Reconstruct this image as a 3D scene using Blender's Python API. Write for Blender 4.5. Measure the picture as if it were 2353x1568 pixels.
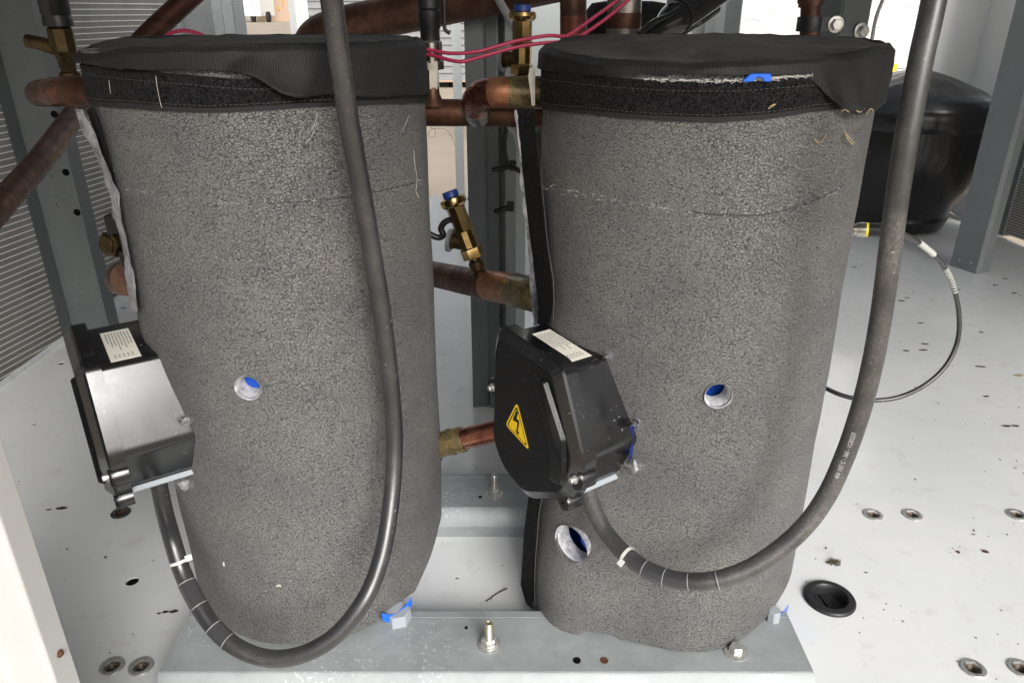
import bpy, bmesh, math, random
from mathutils import Vector, Matrix, noise
random.seed(7)
for o in list(bpy.data.objects): bpy.data.objects.remove(o)
scene = bpy.context.scene
COL = scene.collection
R_ = math.radians

# ------------------------------------------------------------------ camera
CAMH, PITCH, FPX = 0.728, R_(24.0), 1705.0          # metres, down-tilt, focal length in px of a 2352 px wide frame
cam = bpy.data.cameras.new('camera')
cam.sensor_width = 36.0
cam.lens = 36.0 * FPX / 2352.0
cam.clip_start = 0.02
cam.clip_end = 2000.0
camo = bpy.data.objects.new('camera', cam)
camo.location = (0, 0, CAMH)
camo.rotation_euler = (R_(90) - PITCH, 0, 0)
COL.objects.link(camo)
scene.camera = camo

# ------------------------------------------------------------------ world, sun, exposure
SUN_EL, SUN_AZ = R_(32), R_(158)                     # azimuth clockwise from +Y
world = bpy.data.worlds.new('World')
scene.world = world
world.use_nodes = True
wn, wl = world.node_tree.nodes, world.node_tree.links
wn.clear()
wo = wn.new('ShaderNodeOutputWorld'); wb = wn.new('ShaderNodeBackground')
sk = wn.new('ShaderNodeTexSky'); sk.sky_type = 'NISHITA'; sk.sun_disc = False
sk.sun_elevation = SUN_EL; sk.sun_rotation = SUN_AZ
sk.air_density = 1.0; sk.dust_density = 6.0; sk.ozone_density = 1.0
hs = wn.new('ShaderNodeHueSaturation'); hs.inputs['Saturation'].default_value = 0.26
wl.new(sk.outputs['Color'], hs.inputs['Color'])
wl.new(hs.outputs['Color'], wb.inputs['Color'])
wb.inputs['Strength'].default_value = 0.095
wl.new(wb.outputs['Background'], wo.inputs['Surface'])
sl = bpy.data.lights.new('sun', 'SUN')
sl.energy = 1.5; sl.angle = R_(30); sl.color = (1.0, 0.985, 0.965)
so = bpy.data.objects.new('sun', sl)
sd = Vector((math.sin(SUN_AZ) * math.cos(SUN_EL), math.cos(SUN_AZ) * math.cos(SUN_EL), math.sin(SUN_EL)))
so.rotation_euler = sd.to_track_quat('Z', 'Y').to_euler()
so.location = (0, -3, 5)
COL.objects.link(so)
vs = scene.view_settings
vs.view_transform = 'Standard'; vs.look = 'None'; vs.exposure = 0.76; vs.gamma = 1.0
vs.use_curve_mapping = False
scene.render.engine = 'CYCLES'

# ------------------------------------------------------------------ helpers: projection
cP, sP = math.cos(PITCH), math.sin(PITCH)
CAMP = Vector((0, 0, CAMH))
def ray(u, v):
    x = (u - 1176) / FPX; y = -(v - 784) / FPX
    return Vector((x, cP + y * sP, -sP + y * cP))
def atY(u, v, Y):
    r = ray(u, v); return CAMP + r * (Y / r.y)
def atZ(u, v, Z):
    r = ray(u, v); return CAMP + r * ((Z - CAMH) / r.z)
def atPlane(u, v, p0, n):
    r = ray(u, v); return CAMP + r * ((p0 - CAMP).dot(n) / r.dot(n))
def cyl(u, v, C, R):
    """angle and height where a sight line meets a standing cylinder (its nearest approach if it misses)"""
    r = ray(u, v); dx, dy = r.x, r.y
    a = dx*dx + dy*dy; b = -2*(C[0]*dx + C[1]*dy); c = C[0]**2 + C[1]**2 - R*R
    D = b*b - 4*a*c
    t = (-b - math.sqrt(D)) / (2*a) if D > 0 else -b / (2*a)
    p = CAMP + r * t
    return math.atan2(p.y - C[1], p.x - C[0]) % (2*math.pi), p.z

# ------------------------------------------------------------------ helpers: mesh
class MB:
    def __init__(s): s.v, s.f, s.m, s.uv = [], [], [], {}
    def add(s, vs, fs, mi=0):
        b = len(s.v); s.v += [Vector(p) for p in vs]
        for f in fs: s.f.append(tuple(i + b for i in f)); s.m.append(mi)
        return b
    def box(s, lo, hi, mi=0):
        x0, y0, z0 = lo; x1, y1, z1 = hi
        s.add([(x0,y0,z0),(x1,y0,z0),(x1,y1,z0),(x0,y1,z0),(x0,y0,z1),(x1,y0,z1),(x1,y1,z1),(x0,y1,z1)],
              [(0,3,2,1),(4,5,6,7),(0,1,5,4),(1,2,6,5),(2,3,7,6),(3,0,4,7)], mi); return s
    def obox(s, c, ex, ey, ez, hx, hy, hz, mi=0):
        c = Vector(c)
        vs = [c + ex*(hx*a) + ey*(hy*b) + ez*(hz*d) for d in (-1,1) for a,b in ((-1,-1),(1,-1),(1,1),(-1,1))]
        s.add(vs, [(0,3,2,1),(4,5,6,7),(0,1,5,4),(1,2,6,5),(2,3,7,6),(3,0,4,7)], mi); return s
    def prism(s, poly, o, ex, ey, ez, d0, d1, mi=0, sc1=1.0, cen=None):
        """polygon in (ex,ey) swept along ez from d0 to d1; sc1 scales the end"""
        o = Vector(o); n = len(poly)
        if cen is None: cen = (sum(p[0] for p in poly)/n, sum(p[1] for p in poly)/n)
        a = [o + ex*p[0] + ey*p[1] + ez*d0 for p in poly]
        b = [o + ex*(cen[0]+(p[0]-cen[0])*sc1) + ey*(cen[1]+(p[1]-cen[1])*sc1) + ez*d1 for p in poly]
        s.add(a + b, [tuple(range(n))[::-1], tuple(range(n, 2*n))] + [(i, (i+1) % n, n+(i+1) % n, n+i) for i in range(n)], mi)
        return s
    def tube(s, path, r, seg=16, mi=0, caps=True, jit=0.0):
        path = [Vector(p) for p in path]; n = len(path)
        rs = r if isinstance(r, (list, tuple)) else [r]*n
        T = []
        for i in range(n):
            a = path[max(i-1, 0)]; b = path[min(i+1, n-1)]; T.append((b - a).normalized())
        up = Vector((0, 0, 1)) if abs(T[0].z) < .9 else Vector((1, 0, 0))
        N = (up - T[0]*up.dot(T[0])).normalized()
        vs = []
        for i in range(n):
            N = (N - T[i]*N.dot(T[i])).normalized(); B = T[i].cross(N)
            for k in range(seg):
                a = 2*math.pi*k/seg; rr = rs[i]*(1 + random.uniform(-jit, jit))
                vs.append(path[i] + (N*math.cos(a) + B*math.sin(a))*rr)
        fs = [(i*seg+k, i*seg+(k+1) % seg, (i+1)*seg+(k+1) % seg, (i+1)*seg+k) for i in range(n-1) for k in range(seg)]
        if caps: fs += [tuple(range(seg))[::-1], tuple(range((n-1)*seg, n*seg))]
        s.add(vs, fs, mi); return s
    def lathe(s, prof, o, ax=Vector((0,0,1)), seg=32, mi=0, caps=True, ph=0.0):
        """prof: (radius, height) from the bottom up"""
        o = Vector(o); ax = Vector(ax).normalized()
        e = Vector((1,0,0)) if abs(ax.x) < .8 else Vector((0,1,0))
        N = (e - ax*e.dot(ax)).normalized(); B = ax.cross(N)
        vs = []
        for (r, h) in prof:
            for k in range(seg):
                a = 2*math.pi*k/seg + ph
                vs.append(o + ax*h + (N*math.cos(a) + B*math.sin(a))*r)
        n = len(prof)
        fs = [(i*seg+k, i*seg+(k+1) % seg, (i+1)*seg+(k+1) % seg, (i+1)*seg+k) for i in range(n-1) for k in range(seg)]
        if caps: fs += [tuple(range(seg))[::-1], tuple(range((n-1)*seg, n*seg))]
        s.add(vs, fs, mi); return s
    def grid(s, rows, mi=0, closed=False):
        nr, nc = len(rows), len(rows[0]); vs = [p for r in rows for p in r]
        m = nc if closed else nc-1
        s.add(vs, [(i*nc+j, i*nc+(j+1) % nc, (i+1)*nc+(j+1) % nc, (i+1)*nc+j) for i in range(nr-1) for j in range(m)], mi); return s
    def slab(s, rows, thick, nrm, mi=0):
        """grid given thickness: nrm(p) = outward direction"""
        nr, nc = len(rows), len(rows[0])
        A = [Vector(p) for r in rows for p in r]
        Bk = [p - Vector(nrm(p))*thick for p in A]; n = nr*nc
        fs = []
        for i in range(nr-1):
            for j in range(nc-1):
                q = (i*nc+j, i*nc+j+1, (i+1)*nc+j+1, (i+1)*nc+j)
                fs.append(q); fs.append(tuple(n+k for k in q[::-1]))
        for j in range(nc-1):
            fs.append((j+1, j, n+j, n+j+1)); k = (nr-1)*nc; fs.append((k+j, k+j+1, n+k+j+1, n+k+j))
        for i in range(nr-1):
            a, b = i*nc, (i+1)*nc; fs.append((a, b, n+b, n+a)); a += nc-1; b += nc-1; fs.append((b, a, n+a, n+b))
        s.add(A + Bk, fs, mi); return s
    def build(s, name, mats, parent=None, smooth=40, bevel=0.0, bseg=2, org=None, kind=None, fixn=True):
        me = bpy.data.meshes.new(name)
        root = parent
        while root is not None and root.parent is not None: root = root.parent
        off = root['_o'] if root is not None and '_o' in root.keys() else (org if org is not None else (0, 0, 0))
        off = Vector(off)
        me.from_pydata([p - off for p in s.v], [], s.f)
        if not isinstance(mats, (list, tuple)): mats = [mats]
        for m in mats: me.materials.append(M[m])
        me.polygons.foreach_set('material_index', s.m)
        if fixn:
            bm = bmesh.new(); bm.from_mesh(me); bmesh.ops.recalc_face_normals(bm, faces=bm.faces); bm.to_mesh(me); bm.free()
        if smooth:
            me.polygons.foreach_set('use_smooth', [True]*len(me.polygons))
            me.set_sharp_from_angle(angle=R_(smooth))
        o = bpy.data.objects.new(name, me); COL.objects.link(o)
        if parent is not None: o.parent = parent
        else: o.location = off
        if bevel:
            b = o.modifiers.new('bevel', 'BEVEL'); b.width = bevel; b.segments = bseg; b.limit_method = 'ANGLE'; b.angle_limit = R_(35)
            b.harden_normals = False
        if kind: o['kind'] = kind
        return o
def thing(name, loc, label, cat, group=None):
    o = bpy.data.objects.new(name, None); o.location = loc; o.empty_display_size = .02; COL.objects.link(o)
    o['_o'] = tuple(loc); return tag(o, label, cat, group)
def tag(o, label, cat, group=None):
    o['label'] = label; o['category'] = cat
    if group: o['group'] = group
    return o
def struct(o): o['kind'] = 'structure'; return o
def copy_tree(o, parent=None):
    c = o.copy(); COL.objects.link(c); c.parent = parent
    for ch in o.children: copy_tree(ch, c)
    return c
def spline(pts, n=8):
    P = [Vector(p) for p in pts]; out = []
    for i in range(len(P)-1):
        p0 = P[max(i-1,0)]; p1 = P[i]; p2 = P[i+1]; p3 = P[min(i+2,len(P)-1)]
        for k in range(n):
            t = k/n
            out.append(.5*((2*p1) + (p2-p0)*t + (2*p0-5*p1+4*p2-p3)*t*t + (3*p1-p0-3*p2+p3)*t**3))
    out.append(P[-1]); return out
def lerp1(tab, x):
    if x <= tab[0][0]: return tab[0][1]
    for (a, b), (c, d) in zip(tab, tab[1:]):
        if x <= c: return b + (d-b)*(x-a)/(c-a) if c > a else d
    return tab[-1][1]
def sm(x): x = max(0, min(1, x)); return x*x*(3-2*x)
def nz(p, s, seed=0): return noise.noise(Vector((p[0]*s+seed*13.7, p[1]*s-seed*7.1, p[2]*s+seed*3.3)))

# ------------------------------------------------------------------ materials
M = {}
def mat(name, col, rough=.5, metal=0.0, spec=.5, **k):
    m = bpy.data.materials.new(name); m.use_nodes = True
    b = m.node_tree.nodes['Principled BSDF']
    b.inputs['Base Color'].default_value = (*col, 1); b.inputs['Roughness'].default_value = rough
    b.inputs['Metallic'].default_value = metal; b.inputs['Specular IOR Level'].default_value = spec
    for kk, vv in k.items(): b.inputs[kk.replace('_', ' ')].default_value = vv
    M[name] = m; return m, m.node_tree.nodes, m.node_tree.links, b
def N(nodes, t, **k):
    n = nodes.new(t)
    for a, b in k.items():
        if a in n.inputs.keys(): n.inputs[a].default_value = b
        else: setattr(n, a, b)
    return n
def coords(nd, lk, scale=(1,1,1), obj=True):
    tc = N(nd, 'ShaderNodeTexCoord'); mp = N(nd, 'ShaderNodeMapping'); mp.inputs['Scale'].default_value = scale
    lk.new(tc.outputs['Object' if obj else 'UV'], mp.inputs['Vector']); return mp.outputs['Vector']
def ramp(nd, lk, fac, stops):
    r = N(nd, 'ShaderNodeValToRGB'); e = r.color_ramp.elements
    while len(e) < len(stops): e.new(.5)
    for el, (p, c) in zip(e, stops):
        el.position = p; el.color = (*c, 1) if isinstance(c, tuple) else (c, c, c, 1)
    lk.new(fac, r.inputs['Fac']); return r.outputs['Color']
def noise_t(nd, lk, vec, scale, detail=3, rough=.5, dist=0.0):
    n = N(nd, 'ShaderNodeTexNoise'); n.inputs['Scale'].default_value = scale; n.inputs['Detail'].default_value = detail
    n.inputs['Roughness'].default_value = rough; n.inputs['Distortion'].default_value = dist
    lk.new(vec, n.inputs['Vector']); return n.outputs['Fac']
def mix(nd, lk, fac, a, b, mode='MIX'):
    m = N(nd, 'ShaderNodeMix', data_type='RGBA', blend_type=mode)
    for sock, x in ((m.inputs[0], fac), (m.inputs[6], a), (m.inputs[7], b)):
        if hasattr(x, 'is_output'): lk.new(x, sock)
        elif isinstance(x, tuple): sock.default_value = (*x, 1)
        else: sock.default_value = x
    return m.outputs[2]
def math_(nd, lk, op, a, b=None, clamp=False):
    m = N(nd, 'ShaderNodeMath', operation=op); m.use_clamp = clamp
    for s_, x in zip(m.inputs, (a, b)):
        if x is None: continue
        if hasattr(x, 'is_output'): lk.new(x, s_)
        else: s_.default_value = x
    return m.outputs[0]
def bump(nd, lk, b, h, dist=.001, strength=1.0, prev=None):
    n = N(nd, 'ShaderNodeBump'); n.inputs['Strength'].default_value = strength; n.inputs['Distance'].default_value = dist
    lk.new(h, n.inputs['Height'])
    if prev is not None: lk.new(prev, n.inputs['Normal'])
    lk.new(n.outputs['Normal'], b.inputs['Normal']); return n.outputs['Normal']

def foam(name, plateau, groove, sc=310):
    m, nd, lk, b = mat(name, plateau, .42, spec=.55)
    v = coords(nd, lk, (1, 1, 1.3))
    nn_ = N(nd, 'ShaderNodeTexNoise'); nn_.inputs['Scale'].default_value = sc*.7; nn_.inputs['Detail'].default_value = 1.0; lk.new(v, nn_.inputs['Vector'])
    mv = N(nd, 'ShaderNodeVectorMath', operation='MULTIPLY_ADD'); lk.new(nn_.outputs['Color'], mv.inputs[0]); mv.inputs[1].default_value = (1.9/sc,)*3; lk.new(v, mv.inputs[2])
    vo = N(nd, 'ShaderNodeTexVoronoi', feature='DISTANCE_TO_EDGE'); vo.inputs['Scale'].default_value = sc; lk.new(mv.outputs[0], vo.inputs['Vector'])
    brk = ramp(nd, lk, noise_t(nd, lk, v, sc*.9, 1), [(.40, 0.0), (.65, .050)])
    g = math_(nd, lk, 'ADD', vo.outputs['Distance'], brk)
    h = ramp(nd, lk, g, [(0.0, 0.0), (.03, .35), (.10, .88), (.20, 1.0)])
    cav_shade = ramp(nd, lk, g, [(0.0, 0.0), (.03, .4), (.08, 1.0)])  # darker groove colour stands in for the shade inside the grooves
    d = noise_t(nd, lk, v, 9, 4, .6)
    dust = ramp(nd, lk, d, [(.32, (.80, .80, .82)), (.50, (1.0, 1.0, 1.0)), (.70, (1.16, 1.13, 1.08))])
    c = mix(nd, lk, cav_shade, groove, plateau); c = mix(nd, lk, 1.0, c, dust, 'MULTIPLY')
    sp = noise_t(nd, lk, v, 420, 2); sp2 = noise_t(nd, lk, v, 24, 3)
    s_ = math_(nd, lk, 'MULTIPLY', ramp(nd, lk, sp, [(.68, 0.0), (.74, 1.0)]), ramp(nd, lk, sp2, [(.52, 0.0), (.7, .5)]))
    c = mix(nd, lk, s_, c, (.30, .28, .26))
    lk.new(c, b.inputs['Base Color'])
    bump(nd, lk, b, h, .0015, 1.0)
    lk.new(ramp(nd, lk, h, [(0, .7), (1, .42)]), b.inputs['Roughness'])
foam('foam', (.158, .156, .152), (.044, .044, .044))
# hook-and-loop tape
m, nd, lk, b = mat('velcro', (.012, .012, .016), .9, spec=.15, Sheen_Weight=.02, Sheen_Roughness=.5)
v = coords(nd, lk); a = noise_t(nd, lk, v, 330, 2, .7, 1.0); a = math_(nd, lk, 'ABSOLUTE', math_(nd, lk, 'SUBTRACT', a, .5))
lk.new(ramp(nd, lk, a, [(0, (.045, .044, .046)), (.03, (.012, .012, .013)), (.07, (.004, .004, .005)), (.2, (.0015, .0015, .002))]), b.inputs['Base Color'])
bump(nd, lk, b, a, .003, .9)
mat('tape_edge', (.024, .024, .026), .7, spec=.2)
# elastic ribbed cap fabric
m, nd, lk, b = mat('rib_fabric', (.012, .012, .013), .62, spec=.3, Sheen_Weight=.0)
v = coords(nd, lk, obj=False); w = N(nd, 'ShaderNodeTexWave', wave_type='BANDS', bands_direction='X'); w.inputs['Scale'].default_value = 150
w.inputs['Distortion'].default_value = .6; lk.new(v, w.inputs['Vector']); bump(nd, lk, b, w.outputs['Fac'], .0004, .4)
lk.new(ramp(nd, lk, w.outputs['Fac'], [(.1, (.006, .006, .007)), (.8, (.024, .024, .025))]), b.inputs['Base Color'])
m, nd, lk, b = mat('cap_top', (.022, .021, .020), .8, spec=.2)
v = coords(nd, lk); a = noise_t(nd, lk, v, 14, 5, .65); f = noise_t(nd, lk, v, 350, 2)
lk.new(mix(nd, lk, .25, ramp(nd, lk, a, [(.35, (.028, .027, .026)), (.55, (.060, .057, .051)), (.7, (.10, .09, .075))]), ramp(nd, lk, f, [(.3, .005), (.7, .06)])), b.inputs['Base Color'])
bump(nd, lk, b, f, .0008, .6)
m, nd, lk, b = mat('wool', (.45, .44, .45), .95, spec=.1, Sheen_Weight=.3)
v = coords(nd, lk); a = noise_t(nd, lk, v, 60, 5, .75); f = noise_t(nd, lk, v, 500, 3, .8)
lk.new(ramp(nd, lk, a, [(.35, (.12, .12, .13)), (.52, (.42, .42, .45)), (.68, (.66, .65, .67))]), b.inputs['Base Color']); bump(nd, lk, b, f, .003, 1)
m, nd, lk, b = mat('white_wool', (.78, .78, .82), .95, spec=.1, Sheen_Weight=.3)
v = coords(nd, lk); f = noise_t(nd, lk, v, 400, 4, .8); bump(nd, lk, b, f, .002, 1)
lk.new(ramp(nd, lk, noise_t(nd, lk, v, 130, 4, .7), [(.3, (.22, .22, .25)), (.60, (.66, .66, .69))]), b.inputs['Base Color'])
m, nd, lk, b = mat('white_cloth', (.72, .69, .62), .9, spec=.1)
v = coords(nd, lk); f = noise_t(nd, lk, v, 600, 2); bump(nd, lk, b, f, .001, 1)
mat('blue_paint', (.010, .085, .52), .35)
mat('blue_plastic', (.012, .13, .72), .38)
mat('blue_dark', (.006, .022, .17), .3)
# painted deck
m, nd, lk, b = mat('white_deck', (.74, .74, .72), .17, spec=.5)
v = coords(nd, lk)
lg = noise_t(nd, lk, v, 3.2, 5, .6); dirt = noise_t(nd, lk, v, 22, 6, .7)
c = ramp(nd, lk, lg, [(.35, (.72, .735, .735)), (.65, (.79, .80, .80))])
c = mix(nd, lk, ramp(nd, lk, dirt, [(.56, 0.0), (.80, .42)]), c, (.42, .38, .33))
vo = N(nd, 'ShaderNodeTexVoronoi'); vo.inputs['Scale'].default_value = 42; lk.new(v, vo.inputs['Vector'])
wh = math_(nd, lk, 'GREATER_THAN', noise_t(nd, lk, v, 6, 2), .50)
spk = math_(nd, lk, 'MULTIPLY', math_(nd, lk, 'LESS_THAN', vo.outputs['Distance'], .055), wh)
c = mix(nd, lk, spk, c, (.10, .08, .06)); lk.new(c, b.inputs['Base Color'])
lk.new(ramp(nd, lk, noise_t(nd, lk, v, 8, 4, .7), [(.3, .05), (.7, .16)]), b.inputs['Roughness'])
bump(nd, lk, b, noise_t(nd, lk, v, 5, 2), .004, .2)
m, nd, lk, b = mat('white_paint_dimmed', (.76, .755, .72), .35)  # same paint as the rear panels, colour darkened to offset direct sun
v = coords(nd, lk); lk.new(ramp(nd, lk, noise_t(nd, lk, v, 6, 4, .6), [(.3, (.47, .47, .458)), (.7, (.53, .53, .518))]), b.inputs['Base Color'])
mat('white_paint_full', (.76, .77, .76), .4)  # undarkened copy of the same white paint, for the rear panels
# galvanised steels
def galv(name, lo, hi, rough, metal, sc=55, blotch=True):
    m, nd, lk, b = mat(name, hi, rough, metal)
    v = coords(nd, lk)
    vo = N(nd, 'ShaderNodeTexVoronoi'); vo.inputs['Scale'].default_value = sc; lk.new(v, vo.inputs['Vector'])
    sep = N(nd, 'ShaderNodeSeparateColor'); lk.new(vo.outputs['Color'], sep.inputs[0])
    n1 = noise_t(nd, lk, v, 14, 6, .7); k = math_(nd, lk, 'ADD', math_(nd, lk, 'MULTIPLY', sep.outputs[0], .12), math_(nd, lk, 'MULTIPLY', n1, .8))
    c = ramp(nd, lk, k, [(.25, lo), (.65, hi)])
    if blotch:
        sp = noise_t(nd, lk, v, 190, 3, .65); wh = noise_t(nd, lk, v, 11, 3)
        s_ = math_(nd, lk, 'MULTIPLY', ramp(nd, lk, sp, [(.58, 0.0), (.64, 1.0)]), ramp(nd, lk, wh, [(.50, 0.0), (.66, .5)]))
        c = mix(nd, lk, s_, c, (.72, .75, .77))
    lk.new(c, b.inputs['Base Color'])
    lk.new(ramp(nd, lk, n1, [(.3, rough*.75), (.7, min(1, rough*1.35))]), b.inputs['Roughness'])
galv('galv_beam', (.27, .295, .30), (.37, .40, .405), .52, .15, 70)
galv('galv_post', (.105, .117, .120), (.14, .154, .158), .48, .2, 160, False)
galv('galv_light', (.22, .24, .245), (.27, .29, .295), .48, .3, 160, False)
mat('steel_groove', (.05, .05, .05), .6, .4)
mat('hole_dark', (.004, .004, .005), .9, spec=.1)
m, nd, lk, b = mat('rust_in', (.10, .045, .022), .8, .2)
mat('bore', (.10, .075, .055), .5, .5)
m, nd, lk, b = mat('zinc', (.50, .50, .48), .34, .7)
v = coords(nd, lk); lk.new(ramp(nd, lk, noise_t(nd, lk, v, 160, 4, .6), [(.3, (.42, .41, .38)), (.7, (.66, .66, .64))]), b.inputs['Base Color'])
mat('nickel', (.55, .53, .48), .2, 1.0)
m, nd, lk, b = mat('yellow_zinc', (.60, .56, .42), .3, .9)
# coppers
def copper(name, stops, rough=.38, metal=.85, sc=18, st=(1,1,1)):
    m, nd, lk, b = mat(name, (.4, .2, .1), rough, metal)
    v = coords(nd, lk, st); a = noise_t(nd, lk, v, sc, 6, .68, .8)
    lk.new(ramp(nd, lk, a, stops), b.inputs['Base Color'])
    f = noise_t(nd, lk, v, 90, 4, .7); lk.new(ramp(nd, lk, f, [(.3, rough*.7), (.7, min(1, rough*1.5))]), b.inputs['Roughness'])
    bump(nd, lk, b, f, .0006, .35)
copper('copper_dark', [(.3, (.030, .016, .012)), (.5, (.085, .036, .022)), (.7, (.15, .065, .036))], .45, .7)
copper('copper_brown', [(.3, (.040, .021, .015)), (.5, (.105, .052, .033)), (.72, (.19, .105, .065))], .42, .65)
copper('copper_bright', [(.3, (.24, .10, .055)), (.55, (.42, .20, .11)), (.75, (.50, .27, .16))], .38, .85, 34)
copper('copper_purple', [(.3, (.14, .045, .035)), (.5, (.27, .105, .07)), (.7, (.45, .22, .14))], .25, .95, 30)
copper('copper_grey', [(.3, (.15, .135, .12)), (.5, (.26, .235, .21)), (.72, (.42, .39, .35))], .3, .9, 40)
copper('flux', [(.3, (.05, .045, .03)), (.5, (.16, .12, .055)), (.7, (.30, .22, .09))], .3, .5, 110)
copper('copper_red', [(.3, (.06, .025, .018)), (.5, (.17, .050, .036)), (.7, (.22, .10, .065))], .4, .6, 45)
m, nd, lk, b = mat('brass', (.50, .34, .12), .24, 1.0)
v = coords(nd, lk); lk.new(ramp(nd, lk, noise_t(nd, lk, v, 120, 4, .7), [(.3, (.30, .20, .075)), (.7, (.46, .32, .135))]), b.inputs['Base Color'])
m, nd, lk, b = mat('brass_dark', (.20, .13, .05), .4, .8)
v = coords(nd, lk); lk.new(ramp(nd, lk, noise_t(nd, lk, v, 90, 4, .7), [(.3, (.035, .024, .012)), (.7, (.12, .08, .032))]), b.inputs['Base Color'])
mat('blue_cap', (.010, .040, .21), .45)
# plastics and rubbers
m, nd, lk, b = mat('black_gloss', (.006, .006, .007), .18, spec=.8, Coat_Weight=.1, Coat_Roughness=.1)
v = coords(nd, lk); f = noise_t(nd, lk, v, 260, 3); w1 = noise_t(nd, lk, v, 30, 3)
drop = math_(nd, lk, 'MULTIPLY', ramp(nd, lk, f, [(.66, 0.0), (.70, 1.0)]), ramp(nd, lk, w1, [(.52, 0.0), (.6, 1.0)]))
lk.new(mix(nd, lk, drop, (.006, .006, .007), (.16, .155, .15)), b.inputs['Base Color'])
lk.new(ramp(nd, lk, noise_t(nd, lk, v, 40, 5, .7), [(.3, .14), (.7, .27)]), b.inputs['Roughness'])
bump(nd, lk, b, noise_t(nd, lk, v, 14, 2), .0008, .15)
m, nd, lk, b = mat('black_lid', (.004, .004, .005), .22, spec=.4)
v = coords(nd, lk); f = noise_t(nd, lk, v, 330, 2); bump(nd, lk, b, f, .0004, .2)
sp = ramp(nd, lk, noise_t(nd, lk, v, 300, 3), [(.68, 0.0), (.72, .6)]); lk.new(mix(nd, lk, sp, (.006, .006, .007), (.12, .12, .12)), b.inputs['Base Color'])
m, nd, lk, b = mat('grey_gasket', (.33, .36, .39), .65, spec=.2)
def rubber(name, base, dusty, rough, amount):
    m, nd, lk, b = mat(name, base, rough, spec=.9)
    v = coords(nd, lk); a = noise_t(nd, lk, v, 13, 5, .7); f = noise_t(nd, lk, v, 480, 3, .7)
    k = math_(nd, lk, 'MULTIPLY', ramp(nd, lk, a, [(.42, 0.0), (.68, 1.0)]), ramp(nd, lk, f, [(.42, .25), (.62, 1.0)]))
    k = math_(nd, lk, 'MULTIPLY', k, amount)
    c = mix(nd, lk, k, base, dusty)
    sp = ramp(nd, lk, noise_t(nd, lk, v, 240, 3), [(.71, 0.0), (.74, .8)]); c = mix(nd, lk, sp, c, (.30, .28, .25))
    lk.new(c, b.inputs['Base Color']); lk.new(math_(nd, lk, 'ADD', math_(nd, lk, 'MULTIPLY', k, .4), rough, True), b.inputs['Roughness'])
    bump(nd, lk, b, f, .0003, .3)
rubber('cable', (.022, .022, .024), (.17, .16, .15), .33, .32)
rubber('cable_dusty', (.032, .032, .032), (.24, .225, .205), .36, .62)
mat('clear_tape', (.045, .045, .048), .12, spec=.7)
mat('tape_line', (.30, .30, .30), .4)
mat('rubber', (.018, .018, .019), .42)
m, nd, lk, b = mat('black_wrap', (.007, .007, .008), .30, spec=.5)
v = coords(nd, lk, (1, 1, .35)); bump(nd, lk, b, noise_t(nd, lk, v, 26, 4, .6, .6), .02, .22)
mat('black_hose', (.006, .006, .007), .16, spec=.55)
mat('black_plastic', (.010, .010, .011), .4)
mat('red_wire', (.42, .030, .085), .4)
mat('white_plastic', (.56, .57, .54), .45)
mat('cream_sticker', (.84, .81, .72), .5)
mat('print_grey', (.30, .29, .27), .7)
mat('yellow', (.95, .62, .010), .35)
mat('black_print', (.012, .011, .010), .5)
mat('yellow_ring', (.80, .66, .02), .4)
mat('grey_cable', (.30, .30, .31), .45)
mat('print_white', (.50, .50, .49), .6)
mat('thread', (.075, .075, .075), .8)
mat('straw', (.42, .33, .20), .8)
mat('lint', (.62, .60, .56), .9)
mat('leaf', (.035, .018, .012), .8)
mat('leaf_red', (.10, .028, .022), .7)
mat('moss', (.09, .075, .035), .95)
# coil
m, nd, lk, b = mat('coil_tube', (.80, .78, .74), .45, .2)
m, nd, lk, b = mat('coil_fin', (.12, .115, .105), .7, .3)
v = coords(nd, lk, obj=True)
w = N(nd, 'ShaderNodeTexWave', wave_type='BANDS', bands_direction='Y'); w.inputs['Scale'].default_value = 120; w.inputs['Distortion'].default_value = .4; lk.new(v, w.inputs['Vector'])
cl = mix(nd, lk, w.outputs['Fac'], (.10, .098, .094), (.42, .41, .39)); lk.new(mix(nd, lk, ramp(nd, lk, noise_t(nd, lk, v, 12, 4), [(.4, 0.0), (.7, .35)]), cl, (.10, .095, .09)), b.inputs['Base Color'])
# outdoors
m, nd, lk, b = mat('yard', (.46, .38, .29), .9, spec=.2)
v = coords(nd, lk); k = noise_t(nd, lk, v, .35, 6, .65)
c = ramp(nd, lk, k, [(.3, (.36, .30, .24)), (.5, (.46, .39, .31)), (.7, (.52, .46, .38))])
g = noise_t(nd, lk, v, .16, 4, .7); c = mix(nd, lk, ramp(nd, lk, g, [(.60, 0.0), (.68, .8)]), c, (.17, .20, .06)); lk.new(c, b.inputs['Base Color'])
mat('container', (.27, .275, .28), .5)
mat('far_white', (.80, .80, .78), .5)
m, nd, lk, b = mat('film', (.60, .61, .61), .30, spec=.5)
v = coords(nd, lk, (1, 1, 6)); n2 = noise_t(nd, lk, v, 3.2, 4, .6, 1.2); bump(nd, lk, b, n2, .03, .6)
mat('far_tan', (.45, .33, .24), .7)
mat('far_orange', (.75, .33, .03), .6)
mat('far_grey', (.30, .31, .32), .6)
m, nd, lk, b = mat('panel_grey', (.56, .59, .58), .45)
mat('tyre', (.015, .015, .016), .8)

# ================================================================== setting
X, Y, Z = Vector((1,0,0)), Vector((0,1,0)), Vector((0,0,1))
mb = MB(); mb.add([(-300,-200,-.36),(300,-200,-.36),(300,900,-.36),(-300,900,-.36)], [(0,1,2,3)])
struct(mb.build('ground', 'yard', smooth=0))

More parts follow.
